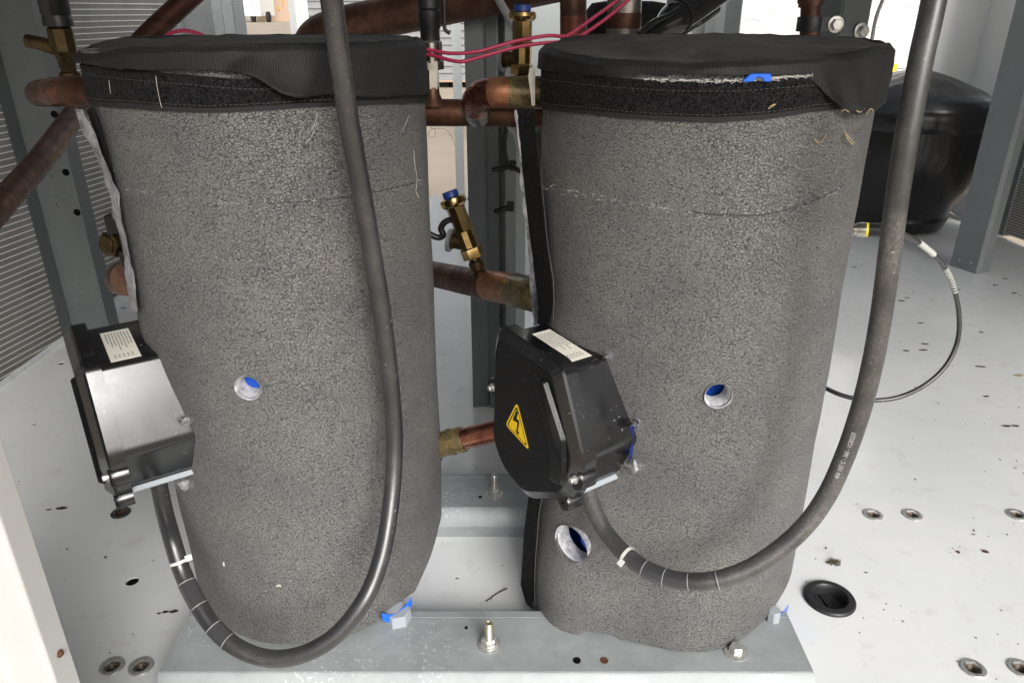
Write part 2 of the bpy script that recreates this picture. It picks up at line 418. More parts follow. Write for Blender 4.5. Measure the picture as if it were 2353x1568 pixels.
NUTS = [(-.486,.664,0),(-.451,.664,0),(.559,.661,0),(.617,.661,0),(.571,.961,0),(.633,.961,0),(.798,.961,0),(-.621,.966,1)]
PLAIN = [(-.531,.812,.0088),(-1.02,1.515,.008),(-1.045,1.86,.007)]
GROM = (.430,.777)
mb = MB(); mb.box((-1.08,.36,-.004),(1.73,3.17,0))
floor = struct(mb.build('floor', 'white_deck', smooth=0))
cut = MB()
for x, y, r in NUTS: cut.lathe([(.0098,-.02),(.0098,.02)], (x,y,0), seg=24)
for x, y, r in PLAIN: cut.lathe([(r,-.02),(r,.02)], (x,y,0), seg=24)
cut.lathe([(.026,-.02),(.026,.02)], (*GROM,0), seg=40)
def carve(o, cutter, mats=None):
    c = cutter.build('cutter', mats or 'hole_dark', smooth=0)
    b = o.modifiers.new('holes', 'BOOLEAN'); b.object = c; b.operation = 'DIFFERENCE'; b.solver = 'EXACT'
    dg = bpy.context.evaluated_depsgraph_get(); me = bpy.data.meshes.new_from_object(o.evaluated_get(dg))
    o.modifiers.remove(b); old = o.data; o.data = me; bpy.data.meshes.remove(old); cm = c.data
    bpy.data.objects.remove(c); bpy.data.meshes.remove(cm)
carve(floor, cut)
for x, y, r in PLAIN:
    mb = MB(); mb.lathe([(r*.999,-.0042),(r*.999,-.0030)], (x,y,0), seg=24); mb.build('hole', 'hole_dark', floor)  # black disc in each plain hole stands in for the shade inside
mb = MB(); mb.box((-1.078,.37,-.16),(-1.02,3.16,-.006)); mb.box((1.67,.37,-.16),(1.728,3.16,-.006)); mb.box((-1.0,3.10,-.16),(1.66,3.16,-.006)); mb.box((-1.0,.37,-.16),(1.66,.43,-.006))
mb.box((-1.0,.46,-.36),(-.9,3.0,-.165)); mb.box((1.5,.46,-.36),(1.6,3.0,-.165));
struct(mb.build('base_frame', 'white_paint_dimmed', floor, smooth=0))
mb = MB(); mb.box((-1.076,.44,-.0205),(1.72,3.09,-.0165)); mb.build('added_hole_backing', 'hole_dark', floor, smooth=0)  # black sheet added below the deck so its holes look dark
# turned-up lip along the left of the deck
mb = MB(); mb.box((-1.0835,.36,-.02),(-1.0805,3.17,.012)); mb.build('floor_lip', 'white_deck', floor, smooth=0, bevel=.001)

def roof():
    mb = MB(); mb.box((-1.50,-.30,1.30),(2.25,1.55,1.34))
    o = struct(mb.build('roof', 'galv_light', smooth=0)); return o
roof()

# ================================================================== beams and bolts
def beam(y0, y1, x0, x1, label):
    b = thing('mounting_beam', (x0, y0, 0), label, 'beam', 'galvanised beams under the compressors')
    zt = .048
    prof = [(y0+.004,0.001),(y0-.002,.024),(y0+.001,.033),(y0+.010,.0462),(y0+.0125,zt-.0002),(y0+.0130,zt-.0011),(y0+.0135,zt),
            (y1-.0135,zt),(y1-.0130,zt-.0011),(y1-.0125,zt),(y1-.002,zt-.0006),(y1,zt-.003),(y1-.001,.001)]
    vs = [(x, p[0], p[1]) for x in (x0, x1) for p in prof]; n = len(prof)
    mb = MB(); mb.add(vs, [tuple(range(n)), tuple(range(n, 2*n))[::-1]] + [(i, n+i, n+i+1, i+1) for i in range(n-1)] + [(n-1, 2*n-1, n, 0)])
    mb.build('channel', 'galv_beam', b, smooth=30)
    return b
bf = beam(.600,.708,-.398,.340,'galvanised steel channel across the front, under both compressors')
br = beam(.903,1.008,-.398,.340,'galvanised steel channel farther back, behind the two compressors')
def small_holes(par, pts, r=.0032, rim='rust_in'):
    for i, (u, v) in enumerate(pts):
        p = atZ(u, v, .048)
        mb = MB(); mb.lathe([(r*1.35,-.0002),(r*1.35,.0006),(r,.0007),(r*.9,.0004),(r*.6,.0003)], p, seg=16)
        mb.build('hole', [rim if i % 2 else 'hole_dark'], par)
small_holes(bf, [(1325,1516),(1388,1516)], .0034)
small_holes(bf, [(1071,1441)], .0016); small_holes(br, [(1103,1141)], .002)

def flange_bolt(name, loc, label, stud, h):
    t = thing(name, loc, label, 'bolt'); o = Vector(loc)
    mb = MB(); mb.lathe([(.0135,0),(.0135,.0012),(.0122,.0018),(.0055,.0020)], o, seg=32); mb.build('washer', 'zinc', t)
    mb = MB(); mb.lathe([(.0118,.002),(.0118,.0032),(.0098,.0046)], o, seg=32); mb.lathe([(.0088,.0040),(.0095,.0055),(.0095,.0105),(.0080,.0122)], o, seg=6, ph=.3); mb.build('nut', 'zinc', t, smooth=25)
    prof = [(.0052,.004)]; z = .012
    while z < h-.003: prof += [(.0054,z),(.0047,z+.0007)]; z += .0014
    prof += [(.0050,h-.002),(.0040,h),(.0032,h),(.0030,h-.0012)]
    mb = MB(); mb.lathe(prof, o, seg=24); mb.build('stud', stud, t, smooth=25)
    return t
flange_bolt('anchor_bolt', (-.027,.652,.048), 'zinc stud and flange nut on the front beam between the compressors', 'yellow_zinc', .034)
flange_bolt('anchor_bolt', (-.027,.949,.048), 'zinc stud and flange nut on the rear beam behind the gap', 'zinc', .036)
p = atZ(1690,1497,.048)
t = thing('hex_bolt', p, 'white zinc bolt head peeping out under the right compressor', 'bolt')
mb = MB(); mb.lathe([(.0135,0),(.0135,.0016),(.010,.0028)], p, seg=32); mb.build('flange', 'zinc', t)
mb = MB(); mb.lathe([(.0085,.0026),(.0085,.009),(.0070,.0105)], p, seg=6); mb.build('head', 'zinc', t, smooth=25)

# ================================================================== rivet nuts, grommet, debris
def rivet_nut(x, y, rusty, label):
    t = thing('rivet_nut', (x, y, 0), label, 'rivet nut', 'rivet nuts set in the white deck'); o = Vector((x, y, 0))
    mb = MB(); mb.lathe([(.0148,.0002),(.0148,.0012),(.0138,.0021),(.0100,.0023)], o, seg=36, caps=False); mb.lathe([(.0100,.0023),(.0092,.0004),(.0090,-.004)], o, seg=6, caps=False)
    mb.build('flange', 'steel_groove' if rusty else 'zinc', t, smooth=30)
    prof = []; z = -.001
    while z > -.013: prof += [(.0068,z),(.0060,z-.0009)]; z -= .0018
    prof.append((.0001, z)); prof = prof[::-1]
    mb = MB(); mb.lathe([(.0092,-.0042)] and prof, o, seg=24, caps=False); mb.lathe([(.0068,-.001),(.0092,-.0012)], o, seg=24, caps=False)
    mb.build('thread', 'rust_in' if rusty else 'bore', t, smooth=25)
labs = ['rivet nut nearest the white corner post, left of a pair','rivet nut in the front left corner, right of a pair beside the beam','rivet nut in the front right corner, left of a pair','rivet nut cut by the right edge at the bottom',
        'rivet nut right of the compressor under the big cable, left of a pair','rivet nut right of the compressor, right of a pair','rivet nut at the right edge level with the pair','dark rusty rivet nut on the deck below the left terminal box']
for (x, y, r), l in zip(NUTS, labs): rivet_nut(x, y, r, l)
# split rubber grommet
t = thing('cable_grommet', (*GROM, 0), 'round black rubber grommet with a torn membrane in the white deck', 'grommet'); o = Vector((*GROM, 0))
mb = MB(); mb.lathe([(.0335,.0003),(.0335,.0028),(.0318,.0050),(.0285,.0060),(.0240,.0058),(.0225,.0042),(.0215,-.004),(.0205,-.009)], o, seg=56, caps=False); mb.build('ring', 'rubber', t)
ang0 = R_(118)
def leaf(a0, a1, dz, name):
    mb = MB(); rows = []
    for i in range(9):
        r = .0206*(1-i/8); rows.append([o + Vector((math.cos(a0+(a1-a0)*j/18)*r, math.sin(a0+(a1-a0)*j/18)*r - .0000, -.009 - dz*(1-r/.0206)**1.3 + .0006*math.sin(j*.9))) for j in range(19)])
    mb.grid(rows); mb.build(name, 'rubber', t)
leaf(R_(-82), R_(104), .004, 'membrane'); leaf(R_(112), R_(278), .0075, 'membrane')

def flake(name, u, v, w, h, m, label, group, rot=0, z=.0008, n=9, cat='leaf bit'):
    p = atZ(u, v, z)
    pts = []
    for k in range(n):
        a = 2*math.pi*k/n; rr = random.uniform(.65, 1.1)
        x, y = math.cos(a)*w*rr, math.sin(a)*h*rr
        pts.append((x*math.cos(rot)-y*math.sin(rot), x*math.sin(rot)+y*math.cos(rot)))
    mb = MB(); mb.prism(pts, p, X, Y, Z, 0, .0005 + w*.08); o = mb.build(name, m, org=p, smooth=0); return tag(o, label, cat, group)
flake('leaf_fragment',142,1167,.011,.0034,'leaf','long dark leaf fragment left of the rusty rivet nut','larger leaf fragments on the deck',.12)
flake('leaf_fragment',112,1170,.005,.0013,'leaf','small dark leaf tip beside the long leaf fragment','larger leaf fragments on the deck',.3)
flake('leaf_fragment',399,1404,.0065,.0027,'leaf','dark leaf fragment between the left cable and the front beam','larger leaf fragments on the deck',.25)
flake('leaf_fragment',380,1405,.0045,.0026,'leaf','middle leaf fragment in a row of three near the front beam','larger leaf fragments on the deck',.2)
flake('leaf_fragment',365,1408,.0032,.0013,'leaf','smallest leaf fragment at the left of the row near the front beam','larger leaf fragments on the deck',.2)
flake('leaf_fragment',242,1279,.0015,.0026,'leaf','tiny black flake in the middle of the left deck','larger leaf fragments on the deck')
flake('paint_flake',2201,1267,.0040,.0036,'leaf_red','diamond shaped red brown flake above the rubber grommet','red brown flakes on the deck',n=4,cat='flake')
flake('paint_flake',2263,1266,.0050,.0036,'leaf_red','red brown flake near the right edge above the front rivet nuts','red brown flakes on the deck',-.5,n=6,cat='flake')
flake('paint_flake',2340,862,.012,.006,'straw','tan paper scrap at the right edge of the deck','tan scraps on the deck',.1,n=4,cat='scrap')
SL = [(1962,614),(2083,684),(2070,691),(2125,790),(2120,804),(2310,640),(2285,655),(2255,763),(2330,673),(2082,805),(2253,842),(2265,910),(2312,978),(2333,978),(2115,742),(2200,665),(2012,617),(2260,592),(2240,618),(2300,700)]
DM = ['touching the right compressor edge','left of a close pair beside the thin lead','right of a close pair beside the thin lead','upper one inside the loop of the thin lead','lower one inside the loop of the thin lead','far right beyond the grey right post','just right of the grey right post foot','right of the thin lead bend','at the right edge below the right coil','inside the loop left of the lead','beside the lead where it bends back','outside the loop below the lead bend','at the right edge beside the tan scrap','at the right edge, rightmost of the row','in the middle of the lead loop','beside the striped lead markers']
for i, (u, v) in enumerate(SL[:16]):
    flake('dirt_mark', u, v, random.uniform(.006,.012), random.uniform(.0018,.0030), 'leaf', 'dark dirt mark on the rear deck, ' + DM[i], 'dirt marks on the rear deck', random.uniform(-.25,.15), cat='dirt mark')
# moss tuft
p = atZ(1915,1292,0.0)
mb = MB()
for k in range(90):
    a = random.uniform(0, 6.28); r = random.random()**.6*.009
    q = p + Vector((math.cos(a)*r*1.3, math.sin(a)*r*.8, .0003)); e = q + Vector((random.uniform(-.004,.004), random.uniform(-.004,.004), random.uniform(.001,.0035)))
    mb.tube([q, (q+e)/2 + Vector((0,0,.001)), e], .00035, 4)
tag(mb.build('moss_tuft', 'moss', org=p), 'small dry moss tuft on the deck above the grommet', 'moss')
# twig
pts = [atZ(1117,1380,.002), atZ(1128,1372,.003), atZ(1145,1360,.002), atZ(1165,1350,.004)]
mb = MB(); mb.tube(spline(pts, 4), [.0007]*9 + [.0009]*4, 8); mb.tube([pts[1], pts[1]+Vector((.002,-.006,.001))], .0004, 5)
tag(mb.build('twig', 'leaf', org=pts[0]), 'thin dry twig on the white deck between the compressors', 'twig')
mb = MB()
for k in range(280):
    x = random.uniform(-.95, 1.6); y = random.uniform(.5, 2.6)
    if y > 1.4 and random.random() < .6: continue
    s_ = random.uniform(.0005, .0016); a = random.random()*3.14; ex = Vector((math.cos(a), math.sin(a), 0)); ey = Vector((-math.sin(a), math.cos(a), 0))
    mb.obox((x, y, .0006), ex, ey, Z, s_*random.uniform(1,2.5), s_*.6, .0003)
mb.build('grit', 'leaf', smooth=0, kind='stuff')['label'] = 'fine dark grit scattered over the white deck'

# ================================================================== compressors
def cylpt(u, v, C, R, lift=0.0):
    r = ray(u, v); dx, dy = r.x, r.y
    a = dx*dx + dy*dy; b = -2*(C[0]*dx + C[1]*dy); c = C[0]**2 + C[1]**2 - (R+lift)**2
    D = b*b - 4*a*c
    t = (-b - math.sqrt(D)) / (2*a) if D > 0 else -b / (2*a)
    return CAMP + r*t
def table(pix, C, R):
    th0 = math.atan2(-C[1], -C[0]); T = []
    for u, v in pix:
        p = cylpt(u, v, C, R); f = (math.atan2(p.y-C[1], p.x-C[0]) - th0 + math.pi) % (2*math.pi) - math.pi
        T.append((f, p.z))
    return sorted(T), th0
def uvset(o, C, off):
    me = o.data; uv = me.uv_layers.new(name='UVMap')
    for l in me.loops:
        p = me.vertices[l.vertex_index].co + off
        a = math.atan2(p.y-C[1], p.x-C[0]) - math.atan2(-C[1], -C[0]); a = (a + math.pi) % (2*math.pi) - math.pi
        uv.data[l.index].uv = (a*.17, p.z)

BOX_A = R_(214); BN = Vector((math.cos(BOX_A), math.sin(BOX_A), 0)); BT = Vector((-BN.y, BN.x, 0))
OUT = [(-.060,.418),(-.069,.391),(-.075,.271),(-.050,.239),(-.002,.227),(.072,.269),(.091,.322),(.052,.408),(.041,.413)]
CEN = (.008,.325)
def scale_poly(P, k, dx=0, dy=0): return [(CEN[0]+(x-CEN[0])*k+dx, CEN[1]+(y-CEN[1])*k+dy) for x, y in P]
def round_poly(P, r, n=4):
    out = []; m = len(P)
    for i in range(m):
        a, b, c = Vector(P[i-1]), Vector(P[i]), Vector(P[(i+1) % m])
        d1, d2 = (a-b), (c-b); l1, l2 = d1.length, d2.length; k = min(r, l1*.45, l2*.45)
        p, q = b + d1/l1*k, b + d2/l2*k
        for j in range(n+1):
            t = j/n; out.append(tuple((1-t)**2*p + 2*t*(1-t)*b + t*t*q))
    return out
def offs(P, d):
    """offset a polygon outward by d"""
    m = len(P); area = sum(P[i][0]*P[(i+1) % m][1]-P[(i+1) % m][0]*P[i][1] for i in range(m)); sg = 1 if area > 0 else -1
    out = []
    for i in range(m):
        a, b, c = Vector(P[i-1]), Vector(P[i]), Vector(P[(i+1) % m])
        e1, e2 = (b-a).normalized(), (c-b).normalized()
        n1, n2 = Vector((e1.y, -e1.x))*sg, Vector((e2.y, -e2.x))*sg
        nn = (n1+n2).normalized(); k = d/max(.35, nn.dot(n1)); out.append(tuple(b + nn*k))
    return out
def loft(mb, loops, o, mi=0, cap0=True, cap1=True):
    """loops: list of (poly, depth along BN)"""
    n = len(loops[0][0]); vs = []
    for P, dd in loops: vs += [o + BT*p[0] + Z*p[1] + BN*dd for p in P]
    fs = [(i*n+k, i*n+(k+1) % n, (i+1)*n+(k+1) % n, (i+1)*n+k) for i in range(len(loops)-1) for k in range(n)]
    if cap0: fs.append(tuple(range(n))[::-1])
    if cap1: fs.append(tuple(range((len(loops)-1)*n, len(loops)*n)))
    mb.add(vs, fs, mi)
# marks on the lid, measured in the lid's own plane
PR = Vector((.206,.815,0)) + BN*.2315
def lidpt(u, v):
    q = atPlane(u, v, PR, BN) - PR; return (q.dot(BT), q.z)
TRI = [lidpt(*p) for p in ((1187.6,926),(1162.5,975.5),(1214.5,1032))]
RIDGE = [lidpt(*p) for p in ((1231,880),(1246,866),(1256,872),(1300,1012),(1301,1105),(1294,1118),(1266,1100),(1264,1015))]
ARROW = [[lidpt(*p) for p in ((1187,942),(1192,944),(1186.5,964),(1179.5,961.5))],
         [lidpt(*p) for p in ((1180,957.5),(1193.5,964.5),(1192,971),(1179.5,964))],
         [lidpt(*p) for p in ((1190,966),(1194,968.5),(1190.3,989),(1187.8,987))],
         [lidpt(*p) for p in ((1184,985.5),(1194,992.5),(1191,996.5),(1189.5,997))]]

def terminal_box(comp, C, dd, labpix, dirty):
    o = Vector((C[0], C[1], 0)) + BN*dd                     # lid seating plane
    rp = lambda k, r=.010: round_poly(k, r)
    mb = MB(); B = offs(OUT, -.007)
    loft(mb, [(rp(offs(B,-.010),.007), -.105), (rp(offs(B,-.0003),.007), -.080), (rp(B,.007), -.077), (rp(B,.007), -.074), (rp(B,.007), -.009), (rp(B,.007), -.006), (rp(offs(B,.002),.007), -.004), (rp(offs(B,.002),.007), .0)], o)
    box = mb.build('terminal_box', 'black_gloss', comp, smooth=45)
    # rim, bevelled plateau
    lid = MB(); P0 = rp(offs(OUT,.001), .014); P1 = rp(OUT, .014)
    pl = offs(OUT, -.004)
    loft(lid, [(P0, -.012), (P0, .002), (rp(offs(OUT,-.0008),.014), .0045), (rp(offs(OUT,-.0035),.013), .0060), (rp(offs(OUT,-.0100),.012), .0105)], o, 1, True, False); loft(lid, [(rp(offs(OUT,-.0100),.012), .0105), (rp(offs(OUT,-.0112),.012), .0112)], o, 0, False, True)
    lo = lid.build('lid', ['black_lid','black_gloss'], box, smooth=16)
    for q, r in (((.079,.300), .012), ((-.072,.338), .010), ((.062,.2610), .009)):   # ears and screws
        c2 = o + BT*q[0] + Z*q[1]
        e = MB(); e.lathe([(r+.001,-.012),(r+.001,.003),(r,.0060)], c2, BN, 28); e.build('ear', 'black_gloss', box, smooth=35)
        sc = MB(); c3 = c2 + BN*.0060
        if q[0] != .062:
            sc.lathe([(.0052,0),(.0052,.0012),(.0044,.0018)], c3, BN, 20); sc.lathe([(.0034,.0016),(.0034,.0052),(.0028,.006)], c3, BN, 6)
            sc.build('screw', 'zinc', box, smooth=25)
        else:
            sc.lathe([(.0016,0),(.0016,.0004)], c3, BN, 12); sc.build('screw_hole', 'hole_dark', box)
    rd = MB(); RP = [(x, z) for x, z in RIDGE]; loft(rd, [(rp(RP,.003), .0110), (rp(offs(RP,-.0025),.003), .0155), (rp(offs(RP,-.0035),.003), .0160)], o); rd.build('lid_rib', 'black_lid', box, smooth=30)
    # warning sticker
    st = MB(); z0 = .0114
    def face(P, d, mi): st.add([o + BT*x + Z*z + BN*d for x, z in P] + [o + BT*x + Z*z + BN*(d-.0002) for x, z in P], [tuple(range(len(P)))] + [(i, (i+1) % len(P), len(P)+(i+1) % len(P), len(P)+i) for i in range(len(P))], mi)
    tc = (sum(p[0] for p in TRI)/3, sum(p[1] for p in TRI)/3)
    shr = lambda k: [(tc[0]+(x-tc[0])*k, tc[1]+(z-tc[1])*k) for x, z in TRI]
    face(rp(shr(1.06),.007), z0+.0002, 0); face(rp(shr(.90),.005), z0+.0004, 1); face(rp(shr(.79),.004), z0+.0006, 0)
    for A in ARROW: face(A, z0+.0008, 1)
    st.build('warning_sticker', ['yellow','black_print'], box, smooth=0)
    # pale base plate under the box
    g = MB(); bot = [(-.004,.2345),(.066,.2735)]; ex = (Vector((bot[1][0]-bot[0][0], bot[1][1]-bot[0][1]))).normalized()
    cc = o + BT*((bot[0][0]+bot[1][0])/2) + Z*((bot[0][1]+bot[1][1])/2 - .004) - BN*.050
    dirx = BT*ex.x + Z*ex.y; nrm = dirx.cross(BN).normalized()
    g.obox(cc, dirx, BN, nrm, .040, .042, .0032); g.build('base_plate', 'grey_gasket', box, bevel=.0015)
    gl = MB(); gc = cc - Z*.002 ; 
    # rating label on the top face
    zt = .4045
    q = [atZ(u, v, zt) for u, v in labpix]
    c0 = (q[0]+q[1]+q[2]+q[3])/4; ux = ((q[1]-q[0])+(q[2]-q[3])).normalized(); uy = ((q[3]-q[0])+(q[2]-q[1])).normalized()
    return box, o
def rating_label(box, o, cn, cs, w, l, zfun):
    """cn/cs = centre along BN/BT, w along BN, l along BT, lying on the sloping top face"""
    mb = MB()
    def P(a, b, h): 
        s_ = cs + b; return o + BN*(cn + a) + BT*s_ + Z*(zfun(s_) + h)
    mb.add([P(-w/2,-l/2,.0004),P(w/2,-l/2,.0004),P(w/2,l/2,.0004),P(-w/2,l/2,.0004)] + [P(-w/2,-l/2,0),P(w/2,-l/2,0),P(w/2,l/2,0),P(-w/2,l/2,0)], [(0,1,2,3),(0,4,5,1),(1,5,6,2),(2,6,7,3),(3,7,4,0)], 0)
    rnd = random.Random(3)
    for i in range(8):
        a = -w/2 + w*(i+.9)/9.2; b = -l/2 + l*.08; end = l*(.14 if i in (2,4) else .02 if i < 7 else -.1)
        while b < end:
            k = rnd.uniform(.0012,.004); 
            mb.add([P(a-.0007,b,.0006),P(a+.0007,b,.0006),P(a+.0007,b+k,.0006),P(a-.0007,b+k,.0006)], [(0,1,2,3)], 1); b += k + rnd.uniform(.0005,.0013)
    for i in range(5):
        a = -w/2 + w*(i+1.6)/7
        for b in (l*.32, l*.38): mb.add([P(a-.0009,b,.0006),P(a+.0009,b,.0006),P(a+.0009,b+.0026,.0006),P(a-.0009,b+.0026,.0006)], [(0,1,2,3)], 1)
    mb.build('rating_label', ['cream_sticker','print_grey'], box, smooth=0)

def compressor(C, R, label, S):
    C = Vector((C[0], C[1], 0)); t = thing('compressor', (C.x, C.y, .048), label, 'compressor', 'foam jacketed compressors on the beams')
    off = Vector((C.x, C.y, .048)); c2 = (C.x, C.y)
    botT, th0 = table(S['bottom'], c2, R)
    if 'hem' in S: botT = S['hem']
    pos = lambda f, r, z: Vector((C.x + math.cos(th0+f)*r, C.y + math.sin(th0+f)*r, z))
    # blue steel shell inside
    mb = MB(); mb.lathe([(.10,.075),(.128,.095),(.132,.12),(.132,.60),(.12,.655),(.07,.685),(.02,.69)], C, seg=64); mb.v = [q if abs((Vector((q.x,q.y,0))-C).length-.132) > .003 else C + (Vector((q.x,q.y,0))-C)*(.144/.132) + Z*q.z for q in mb.v]; mb.build('shell', 'blue_paint', t)
    # jacket
    nf, nzr = 200, 90; rows = []
    ztop = S['ztop']
    def rad(f, z):
        p = pos(f, R, z)
        return R + .0016*nz(p, 9, S['seed']) + .0007*nz(p, 24, S['seed']+1) + S['bulge'](f, z)
    zbot = lambda f: lerp1(botT, f) + .0007*nz((math.cos(f)*3, math.sin(f)*3, 0), 9, 4)
    A = []; Bk = []
    fs_ = [-math.pi + 2*math.pi*k/nf for k in range(nf)]
    V = MB(); TH = .012
    for side in (0, 1):
        for i in range(nzr+1):
            for f in fs_:
                zb = zbot(f); z = zb + (ztop(f)-zb)*i/nzr; r = rad(f, z)
                V.v.append(pos(f, r - (TH if side else 0), z))
    n1 = (nzr+1)*nf
    for i in range(nzr):
        for k in range(nf):
            q = (i*nf+k, i*nf+(k+1) % nf, (i+1)*nf+(k+1) % nf, (i+1)*nf+k)
            V.f.append(q); V.f.append(tuple(n1+x for x in q[::-1]))
    for k in range(nf):
        k2 = (k+1) % nf; V.f.append((k2, k, n1+k, n1+k2)); a = nzr*nf; V.f.append((a+k, a+k2, n1+a+k2, n1+a+k))
    V.m = [0]*len(V.f)
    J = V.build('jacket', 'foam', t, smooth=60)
    # holes through the jacket, lined with white wool
    if S['holes']:
        cm = MB(); L = []
        for (u, v, r) in S['holes']:
            p = cylpt(u, v, c2, R)
            for _k in range(6):
                f_ = (math.atan2(p.y-C.y, p.x-C.x) - th0 + math.pi) % (2*math.pi) - math.pi; p = cylpt(u, v, c2, rad(f_, p.z))
            n_ = Vector((p.x-C.x, p.y-C.y, 0)).normalized()
            cm.lathe([(r,-.06),(r,.03)], p - off, n_, seg=40); L.append((p, n_, r))
        # cutter is built in the jacket's local frame
        cc = cm.build('cutter', 'white_wool', smooth=0); cc.location = off
        b = J.modifiers.new('holes', 'BOOLEAN'); b.object = cc; b.operation = 'DIFFERENCE'; b.solver = 'EXACT'
        bpy.context.view_layer.update()
        dg = bpy.context.evaluated_depsgraph_get(); me = bpy.data.meshes.new_from_object(J.evaluated_get(dg))
        J.modifiers.remove(b); J.data = me; cmd = cc.data; bpy.data.objects.remove(cc); bpy.data.meshes.remove(cmd)
        for p, n_, r in L:
            if r > .02:
                e_ = Vector((-n_.y, n_.x, 0)); mb = MB(); mb.lathe([(.016,-.050),(.016,-.020),(.0145,-.018)], p + e_*.013, n_, seg=32); mb.build('shell_boss', 'blue_plastic', t)
            mb = MB(); mb.lathe([(r-.0012,-.020),(r-.0016,-.012),(r-.0012,-.004),(r+.0002,-.0006),(r+.0016,.0012)], p, n_, seg=40, caps=False)
            mb.build('hole_lining', 'white_wool', t)
    # velcro band under the cap
    T1, _ = table(S['band_top'], c2, R); T2, _ = table(S['band_bot'], c2, R)
    f0, f1 = S['band_rng'] if S['band_rng'] else (T2[0][0]-.05, T2[-1][0]+.15)
    cols = 90; rows = []
    for i in range(7):
        row = []
        for k in range(cols+1):
            f = f0 + (f1-f0)*k/cols; za, zb = lerp1(T1, f), lerp1(T2, f); z = zb + (za-zb)*i/6
            row.append(pos(f, rad(f, z)+.0030, z))
        rows.append(row)
    mb = MB(); mb.slab(rows, .0034, lambda p: (Vector((p.x-C.x, p.y-C.y, 0))).normalized()); vb = mb.build('velcro_band', 'velcro', t, smooth=50)
    mb = MB(); rows = []
    for dz in (0, -.0045):
        rows.append([pos(f0+(f1-f0)*k/cols, rad(f0+(f1-f0)*k/cols, .6)+.0016, lerp1(T2, f0+(f1-f0)*k/cols)+dz) for k in range(cols+1)])
    mb.slab(rows, .0012, lambda p: (Vector((p.x-C.x, p.y-C.y, 0))).normalized()); mb.build('band_hem', 'tape_edge', vb)
    mb = MB()
    for TT, sg in ((T1, -.0075), (T2, .0015)):
        f = f0
        while f < f1-.02:
            a, b_ = f, f+.016; f += .026
            mb.tube([pos(a, rad(a, .65)+.0033, lerp1(TT, a)+sg), pos(b_, rad(b_, .65)+.0036, lerp1(TT, b_)+sg)], .00028, 5)
    mb.build('stitching', 'thread', vb, kind='stuff')
    # crease round the jacket
    T3, _ = table(S['crease'], c2, R)
    mb = MB(); rows = []
    for dz in (.0005, -.0005):
        rows.append([pos(T3[0][0]+(T3[-1][0]-T3[0][0])*k/120, rad(T3[0][0]+(T3[-1][0]-T3[0][0])*k/120, .5)+.00025, lerp1(T3, T3[0][0]+(T3[-1][0]-T3[0][0])*k/120)+dz*(1+.6*math.sin(k*2.1))) for k in range(121)])
    mb.grid(rows); mb.build('crease', 'steel_groove', t)
    mb = MB()
    for k in range(S['fluff']):
        f = random.uniform(T3[0][0], T3[-1][0]); z = lerp1(T3, f) + random.gauss(0, .002); p = pos(f, rad(f, z)+.0004, z)
        q = p + Vector((random.gauss(0,.0025), random.gauss(0,.0008), random.gauss(0,.0009)))
        mb.tube([p, (p+q)/2+Vector((0,-.0006,.0004)), q], .00016, 4)
    mb.build('lint', 'lint', t, kind='stuff')
    # cap: fabric top and elastic skirt
    TR, _ = table(S['rim'], c2, R+.004+S['rc']); TS, _ = table(S['skirt'], c2, R+.004+S['rc'])
    nf = 180; V = MB(); rr = []
    wv = lambda f, s_: nz((math.cos(f)*2, math.sin(f)*2, 0), s_, S['seed'])
    zr = lambda f: .0016*wv(f, 4) + (lerp1(TR, f) if abs(f) < 1.5 else lerp1(TR, f) + (.701-lerp1(TR, f))*sm((abs(f)-1.5)/.7))
    zs = lambda f: .0018*wv(f, 7) + (lerp1(TS, f) if abs(f) < 1.7 else lerp1(TS, f) + (.655-lerp1(TS, f))*sm((abs(f)-1.7)/.5))
    fs_ = [-math.pi + 2*math.pi*k/nf for k in range(nf)]
    top = []
    for i in range(22):
        k = i/21; row = []
        for f in fs_:
            r = (R+.001+S['rc'])*k; z = .703 + (zr(f)-.703)*k**2.2 + .0026*nz(pos(f, r, 0), 16, S['seed']) + .0012*nz(pos(f, r, 0), 45, S['seed']+3) + S['dip'](f, k)
            row.append(pos(f, r, z))
        top.append(row)
    mb = MB(); mb.grid(top, closed=True); ct = mb.build('cap', 'cap_top', t, smooth=60)
    sk_ = []
    for i in range(22):
        row = []
        for f in fs_:
            a, b_ = zr(f), zs(f); k = i/21
            drop = max(.004, a-b_); z = a + .0006 - drop*k + .0006
            fl = S['flare'](f, k)
            ro = R + S['rc'] + .0005 + .0052*sm(min(1, k*drop/.006)) + .0036*nz(pos(f, R, z*.6), 30, S['seed']+5)*k + .0012*nz(pos(f, R, z*2), 60, S['seed']+6)*k + .0012*abs(nz(pos(f, R, z*3), 34, S['seed']+8)) + fl
            row.append(pos(f, ro, z))
        sk_.append(row)
    mb = MB(); mb.grid(sk_, closed=True)
    so_ = mb.build('cap_skirt', 'rib_fabric', ct, smooth=60)
    s2 = so_.modifiers.new('thick', 'SOLIDIFY'); s2.thickness = .0018; s2.offset = -1
    uvset(so_, C, off)
    return t, pos, rad, th0, c2
Z0 = lambda f: .700
def bulgeL(f, z): return .0016*math.cos(4*(f+.05)) + .003*math.exp(-((z-.10)/.05)**2)*math.cos(f*2+.6)
def bulgeR(f, z): return .0070*math.cos(4*(f-.36))*math.exp(-((f-.36)/.9)**2)*(1-.75*sm((z-.50)/.12)) + .034*sm((.33-z)/.25)*math.exp(-((f+.60)/.33)**2) + .012*sm((.30-z)/.25)*math.exp(-((f+1.1)/.25)**2) + .013*(.33-z)*sm((f-.2)/.9)*(1 if f < 2 else 0) - .002*sm((.30-z)/.25)*math.exp(-((f-.9)/.5)**2)
